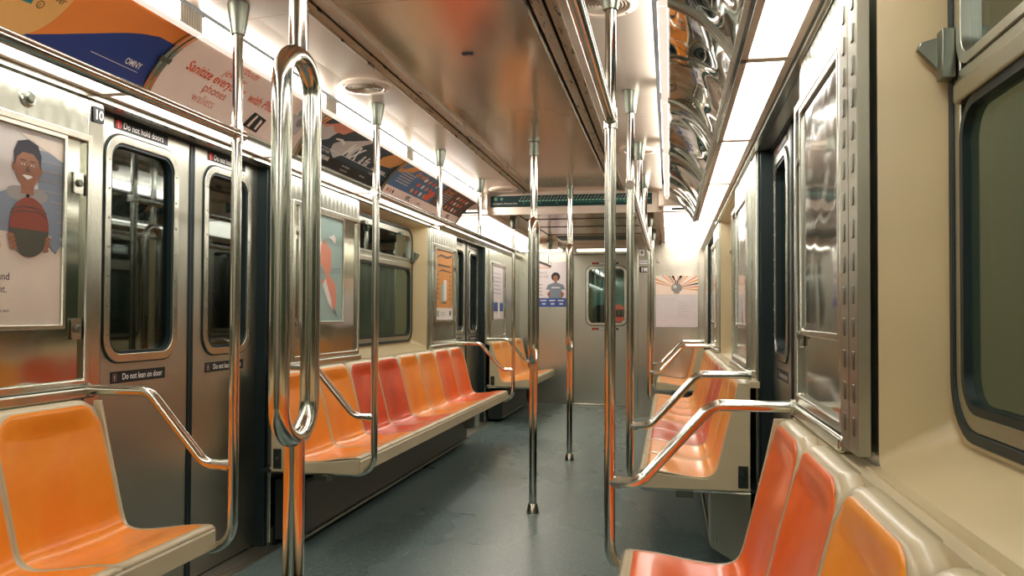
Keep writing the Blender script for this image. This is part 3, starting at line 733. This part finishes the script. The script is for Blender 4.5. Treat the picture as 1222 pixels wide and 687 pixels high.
# ---------------- speakers
for (x, y, lb) in ((-.545, 3.40, 'round cream ceiling speaker on the left beyond the near doors'), (.575, 2.62, 'round cream ceiling speaker on the right, nearest the camera'),
                   (.60, 4.98, 'round cream ceiling speaker on the right above the middle bench'), (-.53, 6.38, 'round cream ceiling speaker on the left just before the line map')):
    z = 2.176-(abs(x)-.425)*.075
    T = thing('ceiling_speaker', (x, y, z), lb, 'speaker', 'ceiling speakers')
    MB().lathe((x, y, z), [(.118, .012), (.120, -.004), (.112, -.010), (.086, -.013), (.080, -.006)], seg=40).build('bezel', CRM, T)
    g_ = MB().lathe((x, y, z), [(.080, -.004), (.080, -.007), (.0, -.007)], seg=40)
    for k_ in range(6): g_.tube([(x+(.072-.011*k_)*math.cos(t*PI/16), y+(.072-.011*k_)*math.sin(t*PI/16), z-.008) for t in range(32)], .0022, closed=True, seg=6)
    g_.build('grille', simple('speaker_grille_paint', (.50, .42, .33), .45) if 'speaker_grille_paint' not in MATS else MATS['speaker_grille_paint'], T)
    for k_ in range(4):
        a_ = PI/4+k_*PI/2; MB().lathe((x+.1*math.cos(a_), y+.1*math.sin(a_), z-.012), [(.004, 0), (.004, -.002)], seg=8).build('screw', STG, T)

# ---------------- line map on the bulkhead
M = endw(YBULK-.002)
b = MB(); b.prism([rect(-.70, .645, 2.064, 2.158)], M, -.001, .004, 0)
b.flat(circ(-.655, 2.133, .017), M, .006, 1); b.flat([(-.605, 2.114), (-.586, 2.133), (-.605, 2.152), (-.624, 2.133)], M, .006, 1)
b.text('6', M, -.662, 2.122, .03, .007, 2); b.text('6', M, -.611, 2.124, .024, .007, 2)
b.text('Lexington Avenue Line', M, -.685, 2.087, .0235, .006, 2, sx=.98)
b.flat(rect(-.46, .63, 2.106, 2.118), M, .005, 1)
for k_ in range(38):
    u = -.45+k_*.028; b.flat(circ(u, 2.112, .0042, 10), M, .006, 2)
    b.flat([(u, 2.122), (u+.0035, 2.122), (u+.024, 2.146+.005*math.sin(k_*2.3)), (u+.020, 2.147+.005*math.sin(k_*2.3))], M, .006, 3)
    if k_ % 5 == 1: b.flat(rect(u, u+.012, 2.086, 2.098), M, .006, 1)
b.flat(rect(.02, .44, 2.092, 2.096), M, .006, 1)
tag(b.build('line_map_sign', [I['dgreen'], I['green'], WHT, I['lgrey']]), 'long dark green subway line map strip across the bulkhead under the ceiling', 'sign')

# ---------------- poles and rails
RT = .0165
def socket(T, x, y, z, r0=.021, r1=.036, h=.09, mat=None):
    MB().lathe((x, y, z), [(r1*1.0, 0), (r1, -.012), (r0+.003, -h), (r0+.001, -h-.012), (r0-.004, -h-.012)], seg=28).build('ceiling_socket', mat or STG, T)
    for k_ in range(2): MB().lathe((x+(.9*r1)*(-1)**k_*.8, y-.012, z-.04), [(.003, -.003), (.003, .003)], seg=8, axis='y').build('set_screw', STB, T)
def bench_pole(s, y, label, ceil=2.165, wy=0, rail=0):
    x = s*(.612 if s > 0 else .600)
    T = thing('grab_pole', (x, y, .39), label, 'grab pole', 'poles at the bench ends')
    path = fillet([(x, y, ceil), (x, y, .392), (s*1.13, y, .392)], .085, 10)
    MB().tube(path, RT).build('pole', CHR, T)
    socket(T, x, y, ceil)
    arm = fillet([(x, y, .662), (s*.70, y, .664), (s*.905, y, .895), (s*1.132, y, .895)], .07, 8)
    MB().tube(arm, RT*1.02).build('armrest', CHR, T, label='bent steel armrest bar running up to the wall')
    MB().tube([(x+s*.012, y, .662), (x+s*.032, y, .662)], RT*1.16).build('weld_collar', CHR, T)
    MB().lathe((s*1.122, y, .895), [(RT*1.35, 0), (RT*1.35, s*.012)], axis='x').build('wall_flange', STB, T)
    return T
W_ = {(-1, 2.42): 'floor-side steel pole with armrest at the end of the near left bench',
      (-1, 3.70): 'steel pole with armrest at the near end of the middle left bench',
      (-1, 7.215): 'steel pole with armrest at the far end of the middle left bench',
      (-1, 8.52): 'steel pole with armrest at the start of the far left bench',
      (1, 2.42): 'steel pole with armrest at the end of the near right bench',
      (1, 3.68): 'steel pole with armrest at the near end of the middle right bench',
      (1, 7.215): 'steel pole with armrest at the far end of the middle right bench',
      (1, 8.52): 'steel pole with armrest at the start of the far right seats'}
for (s, y), lb in W_.items():
    bench_pole(s, y, lb, 2.165 if y < YBULK else 2.035)
ZR = 1.737
def rail(s, y0, y1, label, droops=()):
    x = s*(.612 if s > 0 else .600)
    T = thing('grab_rail', (x, y0, ZR), label, 'grab rail', 'overhead grab rails')
    pts = [(x, y0, ZR), (x, y1, ZR)]
    MB().tube(pts, RT).build('rail', CHR, T)
    for yy in (y0, y1):
        if YB < yy < 10: MB().tube([(x, yy-.03, ZR), (x, yy+.03, ZR)], RT*1.25).tube([(x, yy, ZR-.03), (x, yy, ZR+.03)], RT*1.25).build('joint_collar', CHR, T)
    for d in droops:
        MB().tube([(x, d, ZR), (x, d, (2.165 if d < YBULK else 2.035))], RT*.95).build('hanger', CHR, T)
        socket(T, x, d, 2.165 if d < YBULK else 2.035)
for s in (-1, 1):
    rail(s, -1.0, 2.42, 'overhead steel rail above the near %s bench' % SIDE[s], (.2, 1.25) if False else ())
    rail(s, 3.70 if s < 0 else 3.68, 7.215, 'overhead steel rail with two hangers above the middle %s bench' % SIDE[s], (4.80, 5.87))
rail(-1, 8.52, 9.45, 'short overhead steel rail above the far left bench', (9.44,))
# centre poles with a split loop
def centre_pole(x, y, label):
    T = thing('centre_pole', (x, y, 0), label, 'centre pole', 'looped centre poles')
    MB().tube([(x, y, 1.725), (x, y, 2.19)], .0205).build('upper_pole', CHR, T)
    MB().tube([(x, y, .0), (x, y, .888)], .0225).build('lower_pole', CHR, T)
    hs = .073; zt, zb = 1.735-.021-hs, .864+.021+hs
    pts = [(x, y+hs*math.cos(t), zt+hs*math.sin(t)) for t in [PI*k_/14 for k_ in range(15)]]+[(x, y-hs*math.cos(t), zb-hs*math.sin(t)) for t in [PI*k_/14 for k_ in range(15)]]
    fine = []
    for i in range(len(pts)):
        a, b2 = Vector(pts[i]), Vector(pts[(i+1) % len(pts)]); fine.append(a)
        if (b2-a).length > .1: fine += [a.lerp(b2, t) for t in (.05, .5, .95)]
    MB().tube(fine, .0215, closed=True, seg=20).build('loop', CHR, T, label='elongated steel loop for several hands')
    MB().lathe((x, y, 2.19), [(.033, 0), (.033, -.012), (.027, -.018), (.026, -.075), (.029, -.078), (.029, -.095), (.021, -.097)], seg=28).build('ceiling_socket', STG, T)
    MB().lathe((x, y, 0), [(.038, 0), (.037, .008), (.027, .05), (.023, .055)], seg=28).build('floor_flange', STB, T)
centre_pole(-.010, 1.64, 'looped steel pole nearest the camera, thick in the left of the aisle')
centre_pole(0, 4.72, 'looped steel pole standing halfway down the aisle')
centre_pole(0, 6.49, 'looped steel pole farthest down the aisle, before the end door')

# ---------------- bench seats
SW = .4475
PR = [(0.0, .462), (.002, .468), (.010, .473), (.03, .474), (.10, .468), (.18, .456), (.25, .448), (.29, .449), (.318, .462), (.334, .49), (.350, .55), (.375, .65), (.404, .76), (.425, .842), (.430, .856), (.438, .8645), (.450, .868), (.462, .868), (.476, .867)]
def resample(P_, n):
    P_ = [Vector((a, 0, b)) for a, b in P_]
    # Catmull-Rom then even spacing
    fine = []
    for i in range(len(P_)-1):
        p0, p1, p2, p3 = P_[max(i-1, 0)], P_[i], P_[i+1], P_[min(i+2, len(P_)-1)]
        for k_ in range(8):
            t = k_/8; fine.append(.5*((2*p1)+(p2-p0)*t+(2*p0-5*p1+4*p2-p3)*t*t+(3*p1-p0-3*p2+p3)*t**3))
    fine.append(P_[-1])
    d = [0]
    for a, b in zip(fine, fine[1:]): d.append(d[-1]+(b-a).length)
    out = []; j = 0
    for i in range(n+1):
        q = d[-1]*i/n
        while j < len(d)-2 and d[j+1] < q: j += 1
        t = (q-d[j])/max(1e-9, d[j+1]-d[j]); out.append(fine[j].lerp(fine[j+1], min(1, max(0, t))))
    return out, d[-1]
NP = 72
PP, PLEN = resample(PR, NP)
def sm(a, b, x):
    t = min(1, max(0, (x-a)/(b-a))); return t*t*(3-2*t)
def seat_pt(t, y, off=0):
    i = min(NP-1, int(t*NP)); fr_ = t*NP-i; p_ = PP[i].lerp(PP[i+1], fr_)
    a = PP[max(0, i-1)]; b = PP[min(NP, i+2)]; tg = (b-a).normalized(); nr = Vector((-tg.z, 0, tg.x))   # towards the sitter
    u = y/(SW/2)
    bowl = .016*(1-u*u)**1.0*sm(.10, .25, t)*(1-sm(.83, .925, t))
    arch = .026*(sm(.72, 1.0, abs(u)))*sm(.84, .93, t)       # rounded shoulders of the back
    q = p_+nr*(off-bowl)
    return (q.x, y, q.z-arch)
def seat(col, loc, s, label, group):
    T = thing('bucket_seat', loc, label, 'seat', group, rz=0 if s > 0 else PI)
    W = world(T)
    hw = SW/2-.0012
    b = MB(); b.grid(lambda i, j: W @ Vector(seat_pt(i, -hw+2*hw*j)), 60, 16)
    o = b.build('seat_shell', BEI2, T, ang=60, solid=.006)
    t0, t1 = .047, .935
    def ins(i, j):
        t = t0+(t1-t0)*i
        h = hw-.011
        dtop = (t1-t)*PLEN; r = .068
        if dtop < r: h -= r-math.sqrt(max(0, r*r-(r-dtop)**2))
        dfr = (t-t0)*PLEN; r = .012
        if dfr < r: h -= r-math.sqrt(max(0, r*r-(r-dfr)**2))
        y = -h+2*h*j
        edge = min(1, min(dtop, dfr, (h-abs(y)))/.004)
        return W @ Vector(seat_pt(t, y, .0006+.0022*max(0, edge)))
    b = MB(); b.grid(ins, 90, 26)
    b.build('seat_insert', col, T, ang=60)
    return T
def copy_tree(o, loc, label, mat=None):
    c_ = o.copy(); COL.objects.link(c_); c_.location = loc; c_['label'] = label
    for ch in o.children:
        d = ch.copy(); COL.objects.link(d); d.parent = c_
        if mat is not None and ch.name.startswith('seat_insert'):
            d.material_slots[0].link = 'OBJECT'; d.material_slots[0].material = mat
    return c_
CN = {ORG.name: 'orange', ORL.name: 'light orange', RED.name: 'red', REO.name: 'orange-red'}
protos = {}
def bench(s, y0, cols, where_, desc):
    """cols run from y0 towards larger Y"""
    grp = 'bucket seats of the %s' % where_
    x = s*.652
    n_ = len(cols)
    for i, cm in enumerate(cols):
        yc = y0+SW*(i+.5); lb = '%s bucket seat, %s' % (CN[cm.name], desc(i))
        if s not in protos:
            protos[s] = seat(ORG, (x, yc, 0), s, lb, grp); 
            for ch in protos[s].children:
                if ch.name.startswith('seat_insert'):
                    ch.material_slots[0].link = 'OBJECT'; ch.material_slots[0].material = cm
        else:
            c_ = copy_tree(protos[s], (x, yc, 0), lb, cm); c_['group'] = grp
    y1 = y0+SW*n_
    T = thing('seat_bench', (s*1.0, (y0+y1)/2, .38), 'beige bench frame with end panels and front lip under the %s seats' % where_, 'bench frame', 'bench frames')
    X = lambda d: s*(.652+d)
    side = [(0.004, .395), (0.004, .462), (.03, .466), (.18, .448), (.29, .441), (.322, .455), (.340, .50), (.402, .76), (.424, .862), (.450 if s < 0 else .476, .862), (.450 if s < 0 else .476, .395)]
    for yy in (y0-.010, y1-.002):
        if yy > YE-.1: continue
        MB().prism([side], lambda u, v, d: (X(u), d, v), yy, yy+.012).build('end_panel', BEI2, T, bevel=.002)
    k_ = 0
    while k_ < n_:
        w_ = min(2, n_-k_); a = y0+SW*k_; b2 = a+SW*w_
        MB().prism([[(-.003, .398), (-.003, .455), (.003, .4635), (.014, .4635), (.014, .398)]], lambda u, v, d: (X(u), d, v), a+.0015, b2-.0015).build('front_lip', BEI2, T, bevel=.002)
        k_ += w_
    MB().prism([[(.014, .40), (.514, .385), (.514, .40), (.014, .415)]], lambda u, v, d: (X(u), d, v), y0, y1).build('under_tray', DRK, T)
    if s < 0 or True: MB().prism([[(.472, .842), (.517, .842), (.517, .868), (.472, .8665)]], lambda u, v, d: (X(u), d, v), y0+(.10 if s < 0 else .0), y1-(.0 if s > 0 else .06)).build('rear_cap', BEI2, T)
    for yy, q in ((y0, -1),):
        pl = MB().box(*sorted((X(.395 if s < 0 else .425), X(.437 if s < 0 else .467))), yy-.016, yy-.010, .41, .505).build('lock_plate', DRK, T, bevel=.002)
        MB().lathe((X(.416 if s < 0 else .446), yy-.016, .46), [(.008, 0), (.007, -.004)], axis='y', seg=12).build('lock_cylinder', STG, pl)
    for yy in (y0+.35, y1-.35):
        MB().box(*sorted((X(.20), X(.27))), yy, yy+.03, .362, .395).build('support_bracket', DRK, T, bevel=.003)
    MB().box(*sorted((X(.16), X(.235))), y0-.004, y0+.05, .355, .39).build('latch_block', STG, T, bevel=.004)
    # heater cabinet under the bench
    T = thing('bench_heater', (s*1.05, (y0+y1)/2, .02), 'dark perforated heater cabinet under the %s' % where_, 'heater', 'heaters under the benches')
    a, b2 = y0+(.40 if s > 0 else .12), y1-.12
    MB().box(*sorted((s*1.00, s*1.148)), a, b2, .03, .33).build('cabinet', DRK, T, bevel=.006)
    MB().box(*sorted((s*.994, s*1.0)), a+.03, b2-.03, .06, .31).build('grille', GRL, T)
    MB().tube([(s*.985, a, .05), (s*.985, b2, .05)], .010).build('kick_rail', STG, T)
bench(-1, 2.405-6*SW, [ORG]*6, 'near left bench', lambda i: '%s from its aisle end on the near left bench' % ORD[5-i])
bench(1, 2.405-6*SW, [ORG, ORG, ORG, ORL, REO, REO][0:6], 'near right bench', lambda i: '%s from its far end on the near right bench' % ORD[5-i])
LM = [ORG, ORG, RED, RED, ORG, ORG, REO, REO]
bench(-1, 3.655, LM, 'middle left bench', lambda i: '%s from the near end of the middle left bench' % ORD[i])
bench(1, 3.665, [ORL, ORL, RED, RED, ORG, ORG, ORL, ORL], 'middle right bench', lambda i: '%s from the near end of the middle right bench' % ORD[i])
bench(-1, 8.50, [ORL]*4, 'far left bench', lambda i: '%s from the near end of the far left bench' % ORD[i])
bench(1, 8.50, [ORL]*2, 'far right bench', lambda i: '%s of the two far right seats by the cab wall' % ORD[i])

# under-seat steel boxes beside the doors
for (s, y, lb) in ((-1, 7.10, 'small steel box under the far end of the middle left bench'), (1, 3.95, 'grey steel box under the near end of the middle right bench')):
    b = MB().prism([[(.965, .12), (1.14, .02), (1.14, .365), (.965, .365)]], lambda u, v, d: (s*u, d, v), y-.20, y+.02)
    if s < 0: b = MB().prism([[(.90, .16), (1.148, .12), (1.148, .36), (.90, .36)]], lambda u, v, d: (s*u, d, v), y-.10, y+.08)
    tag(b.build('equipment_box', ST, bevel=.006), lb, 'equipment box')

# ---------------- end wall, end door, cab wall
M = endw(YE)
b = MB(); ex0, ex1 = -.45, .30
b.prism([rect(-1.30, ex0-.04, 0, 2.2)], M, -.10, 0); b.prism([rect(ex1+.04, 1.30, 0, 2.2)], M, -.10, 0); b.prism([rect(ex0-.04, ex1+.04, 2.07, 2.2)], M, -.10, 0)
tag(b.build('wall_end', ST), kind='structure')
T = thing('door_7', (-.08, YE, 0), kind='structure')
D = endw(YE-.0)
MB().prism([[(ex0-.045, 0), (ex1+.045, 0), (ex1+.045, 2.075), (ex0-.045, 2.075), (ex0-.045, 0)][:4], rect(ex0, ex1, .0101, 1.955)], D, -.05, .03).build('door_frame', STB, T, bevel=.004)
wx0, wx1, wz0, wz1 = -.285, .245, 1.03, 1.80
Lf = MB().prism([rect(ex0+.004, ex1-.004, .012, 1.95), rr(wx0+.02, wx1-.02, wz0+.02, wz1-.02, .07)], D, -.04, .0).build('door_leaf', STD, T, bevel=.002)
MB().prism([rr(wx0-.008, wx1+.008, wz0-.008, wz1+.008, .09), rr(wx0, wx1, wz0, wz1, .085)], D, -.005, .004).build('window_gasket', RUB, Lf)
MB().prism([rr(wx0, wx1, wz0, wz1, .085), rr(wx0+.035, wx1-.035, wz0+.035, wz1-.035, .06)], D, -.03, .012).build('window_frame', STB, Lf, bevel=.004)
MB().prism([rr(wx0+.03, wx1-.03, wz0+.03, wz1-.03, .06)], D, -.028, -.022).build('window_pane', GLS, Lf)
for zz in (1.838, .985):
    b = MB(); uc = -.035; b.flat(rect(uc-.17, uc+.17, zz-.014, zz+.014), D, .001, 0); b.flat(rect(uc-.155, uc-.105, zz-.011, zz+.011), D, .002, 2)
    b.flat(rect(uc-.085, uc+.14, zz-.009, zz+.009), D, .002, 1)
    for k_ in range(9): b.flat(rect(uc-.08+.024*k_, uc-.064+.024*k_, zz-.003, zz+.004), D, .003, 0)
    b.build('warning_sticker', [I['black'], WHT, I['red']], Lf, label='small black and white warning sticker with a red block')
MB().box(ex0, ex1, YE-.09, YE-.02, 0, .02).build('threshold', STB, T, bevel=.004)
T = thing('end_door_light', (-.08, YE-.05, 2.03), 'thin white tube light above the end door', 'light')
MB().tube([(-.40, YE-.075, 2.035-.03), (.28, YE-.075, 2.035-.03)], .012, seg=12).build('tube', LITF, T)
MB().box(-.43, .31, YE-.10, YE-.03, 2.018, 2.035).build('light_housing', STB, T, bevel=.004)
tag(MB().box(-1.17, -.50, YCAB, YCAB+.02, 1.93, 2.035).box(-.50, .36, YE-.5, YE-.48, 2.0, 2.035).build('trim_18', CEIL2), kind='structure')
# left end light
T = thing('ceiling_light', (-.8, 10.0, 2.0), 'small white light panel above the far left poster', 'light')
MB().box(-1.12, -.58, YCAB+.1, YE-.15, 1.985, 2.0).build('diffuser', LITF, T)
MB().box(-1.15, -.55, YCAB+.07, YE-.12, 2.0, 2.012).build('light_frame', CRM, T)
# poster on the left end wall: woman in a blue shirt
b = MB(); M = endw(YE-.004)
b.prism([rect(-1.02, -.53, 1.27, 1.86)], M, -.002, .002, 0); b.flat(rect(-1.02, -.53, 1.27, 1.385), M, .003, 1)
cx = -.685
b.flat([(cx-.055, 1.385), (cx-.06, 1.50), (cx-.115, 1.44), (cx-.085, 1.385)], M, .003, 2); b.flat([(cx+.055, 1.385), (cx+.06, 1.50), (cx+.115, 1.44), (cx+.085, 1.385)], M, .003, 2)
b.flat([(cx-.075, 1.385), (cx-.07, 1.49), (cx-.13, 1.50), (cx-.10, 1.56), (cx-.03, 1.585), (cx+.03, 1.585), (cx+.10, 1.56), (cx+.13, 1.50), (cx+.07, 1.49), (cx+.075, 1.385)], M, .004, 3)
b.flat(circ(cx, 1.665, .058), M, .004, 4); b.flat(circ(cx, 1.645, .034, 20, .042), M, .005, 2); b.flat(rect(cx-.015, cx+.015, 1.58, 1.61), M, .0045, 2)
b.flat(rect(cx-.055, cx+.055, 1.515, 1.53), M, .005, 0)
b.text('ON TRACK', M, -1.0, 1.70, .05, .003, 5, sx=.8); b.text("WE'RE ON TIME", M, -1.0, 1.65, .05, .003, 5, sx=.62)
b.flat(rect(-.96, -.75, 1.775, 1.785), M, .003, 6); b.flat([(-.93, 1.79), (-.86, 1.81), (-.79, 1.79), (-.86, 1.80)], M, .003, 6)
for k_ in range(4): b.flat(rect(-1.0, -.86, 1.42+.045*k_, 1.43+.045*k_), M, .003, 5)
for k_ in range(4): b.flat(rr(-1.0+.115*k_, -.92+.115*k_, 1.345, 1.36, .004), M, .004, 0); b.flat(rr(-.98+.115*k_, -.93+.115*k_, 1.30, 1.318, .004), M, .004, 0)
tag(b.build('advertising_poster', [I['lilac'], I['royal'], I['skin'], I['bluegrey'], I['hair'], I['grey'], I['coral']]), 'white poster of a person in blue shirt, hands on hips, left of end door', 'poster')
# cab wall on the right
M = endw(YCAB)
b = MB(); b.prism([rect(.40, 1.30, 0, 2.2)], M, -.05, 0); b.prism([rect(.40, .43, 0, 2.04)], lambda u, v, d: (u, d, v), YCAB, YE)
tag(b.build('wall_cab', steel('cab_wall_steel', (.62, .58, .50), .22, wav=.22)), kind='structure')
b = MB().box(.385, .43, YCAB-.02, YCAB+.03, 0, 2.04).box(.60, .612, YCAB-.008, YCAB, 0, 2.0).box(1.10, 1.115, YCAB-.008, YCAB, .8, 1.93)
tag(b.build('trim_19', STB, bevel=.004), kind='structure')
b = MB(); M = endw(YCAB-.003)
b.prism([rect(.63, 1.10, 1.03, 1.615)], M, -.002, .002, 0)
cx, cy = .865, 1.475
edge = []
cols = [2, 3, 4, 2, 3, 1]
N = 20
b.flat(rect(.63, 1.10, 1.40, 1.615), M, .003, 5)
for k_ in range(N):
    a0 = PI*(k_+.12)/N-.15; a1 = PI*(k_+.55)/N-.15
    def hit(a):
        dx, dy = math.cos(a), math.sin(a); t = 9
        if dx > 1e-6: t = min(t, (1.10-cx)/dx)
        if dx < -1e-6: t = min(t, (.63-cx)/dx)
        if dy > 1e-6: t = min(t, (1.615-cy)/dy)
        if dy < -1e-6: t = min(t, (1.40-cy)/dy)
        return (cx+dx*t, cy+dy*t)
    b.flat([(cx, cy), hit(a0), hit(a1)], M, .004, cols[k_ % 6])
b.flat(circ(cx, cy, .062, 12, .055), M, .006, 6); b.flat(rect(cx-.03, cx+.03, cy-.065, cy-.04), M, .0065, 6); b.flat([circ(cx, cy+.065, .018), circ(cx, cy+.065, .009)], M, .006, 4)
b.flat(circ(cx-.02, cy+.015, .022, 14), M, .007, 7); b.flat([(cx-.06, 1.615), (cx-.035, 1.615), (cx-.01, cy+.08), (cx-.02, cy+.08)], M, .0055, 4); b.flat([(cx+.06, 1.615), (cx+.035, 1.615), (cx+.01, cy+.08), (cx+.02, cy+.08)], M, .0055, 4)
b.text('Ring the Bell', M, .70, 1.335, .030, .004, 7)
for k_ in range(9): b.flat(rect(.88, 1.0-.02*(k_ % 3), 1.14+.022*k_, 1.146+.022*k_), M, .004, 7)
b.flat(rect(.70, .74, 1.10, 1.106), M, .004, 7)
tag(b.build('advertising_poster', [I['lilac'], I['white'], I['ygold'], I['coral'], I['black'], I['pink'], I['grey'], I['lgrey']]), 'pale poster with orange and black rays around a bell shape, on the cab wall', 'poster')
b = MB(); M = endw(YCAB-.003)
b.prism([rr(.445, .50, 1.845, 1.915, .004)], M, -.001, .002, 0); b.text('9', M, .4725, 1.86, .06, .003, 1, 'CENTER', bold=.002)
tag(b.build('number_plate', [WHT, I['black']]), 'small white plate with black number 9 high on the cab wall', 'number plate')
b = MB(); b.prism([rect(.53, .60, 1.93, 1.99)], M, -.001, .002, 0); b.text('F', M, .57, 1.942, .05, .003, 1, 'CENTER', bold=.002)
tag(b.build('number_plate', [I['black'], WHT]), 'small black plate with white letter F high on the cab wall', 'number plate')
b = MB(); b.prism([rect(.445, .595, 1.655, 1.72)], M, -.001, .002, 0); b.text('1986', M, .52, 1.665, .062, .003, 1, 'CENTER', bold=.003, sx=.95)
tag(b.build('number_plate', [I['black'], WHT]), 'black car number plate with white digits 1986 on the cab wall', 'number plate')
b = MB(); b.prism([rect(.445, .595, 1.752, 1.79)], M, -.001, .002, 1); b.flat(circ(.567, 1.771, .018, 16, .016), M, .003, 0); b.flat(rect(.452, .535, 1.768, 1.776), M, .003, 0)
tag(b.build('operator_emblem', [I['royal'], WHT]), 'small white plate with a round blue emblem above the car number', 'emblem')
b = MB().box(.66, .70, YCAB-.03, YCAB, 1.965, 2.0).lathe((.68, YCAB-.03, 1.98), [(.010, 0), (.010, -.01)], axis='y', seg=12, m=1)
tag(b.build('door_lock', [STG, BLK], bevel=.003), 'small dark lock block at the top of the cab wall', 'lock')
b = MB().lathe((.655, YCAB, 1.78), [(.022, 0), (.020, -.012), (.012, -.02)], axis='y', seg=16)
tag(b.build('cab_door_knob', STB), 'small round steel knob high on the cab wall', 'knob')

# ---------------- rear wall behind the camera
b = MB().box(-1.3, 1.3, YB-.08, YB, 0, 2.25); tag(b.build('wall_rear', ST), kind='structure')

# ---------------- outside: dark tunnel and the next car's end
b = MB()
for s in (-1, 1): b.box(*sorted((s*2.05, s*2.15)), YB-1, 13, -1, 3.2)
b.box(-2.1, 2.1, YB-1, 13, 3.1, 3.2).box(-2.1, 2.1, 12.9, 13, -1, 3.2)
tag(b.build('wall_tunnel', TUN), kind='structure')
k = 0
for s in (-1, 1):
    for yy in (1.6, 3.4, 5.2, 7.0, 8.8):
        k += 1
        b = MB().box(*sorted((s*1.86, s*2.04)), yy-.09, yy+.09, -.9, 3.09)
        b.box(*sorted((s*1.82, s*1.86)), yy-.13, yy+.13, -.9, 3.09)
        tag(b.build('tunnel_column', DRK if True else None), 'dark steel tunnel column outside the %s windows, %s along' % (SIDE[s], ORD[(k-1) % 5]), 'column', 'tunnel columns outside')
NM = endw(11.15)
T = thing('next_car', (0, 11.15, 0), 'end of the next subway car seen through the end door window', 'subway car')
MB().prism([rect(-1.2, 1.2, 0, 2.3), rr(-.26, .20, 1.02, 1.78, .08)], NM, -.05, 0).build('car_end', STD, T)
MB().prism([rr(-.29, .23, .99, 1.81, .10), rr(-.26, .20, 1.02, 1.78, .08)], NM, -.01, .02).build('window_frame', STB, T)
MB().prism([rr(-.26, .20, 1.02, 1.78, .08)], NM, -.04, -.035).build('window_pane', GLS, T)
MB().box(-.34, .22, 12.2, 12.3, 1.20, 1.72).build('lit_panel', emit('dim_car_light', (.75, 1, .88), .42), T)
for (x, m_, lb, nm) in ((-.135, DRK, 'dark octagonal handwheel box beyond the end door window', 'octagonal_box'), (.095, I['coral'], 'glowing red octagonal box beyond the end door window', 'red_octagon')):
    T = thing(nm, (x, 11.02, 1.19), lb, 'lamp' if x > 0 else 'box')
    oc = [(x+.125*math.cos(PI/8+k_*PI/4), 1.19+.125*math.sin(PI/8+k_*PI/4)) for k_ in range(8)]
    MB().prism([oc], endw(11.06), -.08, 0).build('housing', m_ if x < 0 else REDG, T, bevel=.01)  # red octagon's whole housing is given a glow to show in the dark
    if x > 0:
        MB().prism([rr(x-.02, x+.10, 1.14, 1.24, .01)], endw(11.06), 0, .006).build('panel', BLK, T)
        MB().prism([rr(x+.0, x+.035, 1.155, 1.225, .006)], endw(11.06), .006, .010).prism([rr(x+.055, x+.085, 1.155, 1.225, .006)], endw(11.06), .006, .010).build('lens', WHT, T)
        MB().prism([rr(x-.09, x-.03, 1.14, 1.25, .01)], endw(11.06), 0, .006).build('glow_panel', REDG, T)
    else:
        MB().prism([circ(x, 1.19, .075)], endw(11.06), 0, .006).build('cover', BLK, T)

# ---------------- world, camera, colour
w = bpy.data.worlds.new('world'); SC.world = w; w.use_nodes = True
w.node_tree.nodes['Background'].inputs[0].default_value = (.02, .03, .03, 1); w.node_tree.nodes['Background'].inputs[1].default_value = .3
f = 970.; yaw = math.atan(188/f); pit = math.radians(1.2); roll = .0045
shy = 377-343.5-f*math.tan(pit)/math.cos(yaw)
fw = Vector((-math.sin(yaw)*math.cos(pit), math.cos(yaw)*math.cos(pit), math.sin(pit)))
rt = Vector((math.cos(yaw), math.sin(yaw), 0)); up = rt.cross(fw)
r2 = math.cos(roll)*rt+math.sin(roll)*up; u2 = -math.sin(roll)*rt+math.cos(roll)*up
cam = bpy.data.cameras.new('camera'); co = bpy.data.objects.new('camera', cam); COL.objects.link(co)
cam.sensor_width = 36; cam.lens = f/1222*36; cam.shift_y = shy/1222; cam.clip_start = .02
Mx = Matrix((r2, u2, -fw)).transposed().to_4x4(); Mx.translation = Vector((.785, 0, 1.15))
co.matrix_world = Mx
SC.camera = co
SC.view_settings.view_transform = 'Standard'; SC.view_settings.look = 'None'; SC.view_settings.gamma = 1; SC.view_settings.use_curve_mapping = False
SC.view_settings.exposure = 1.27
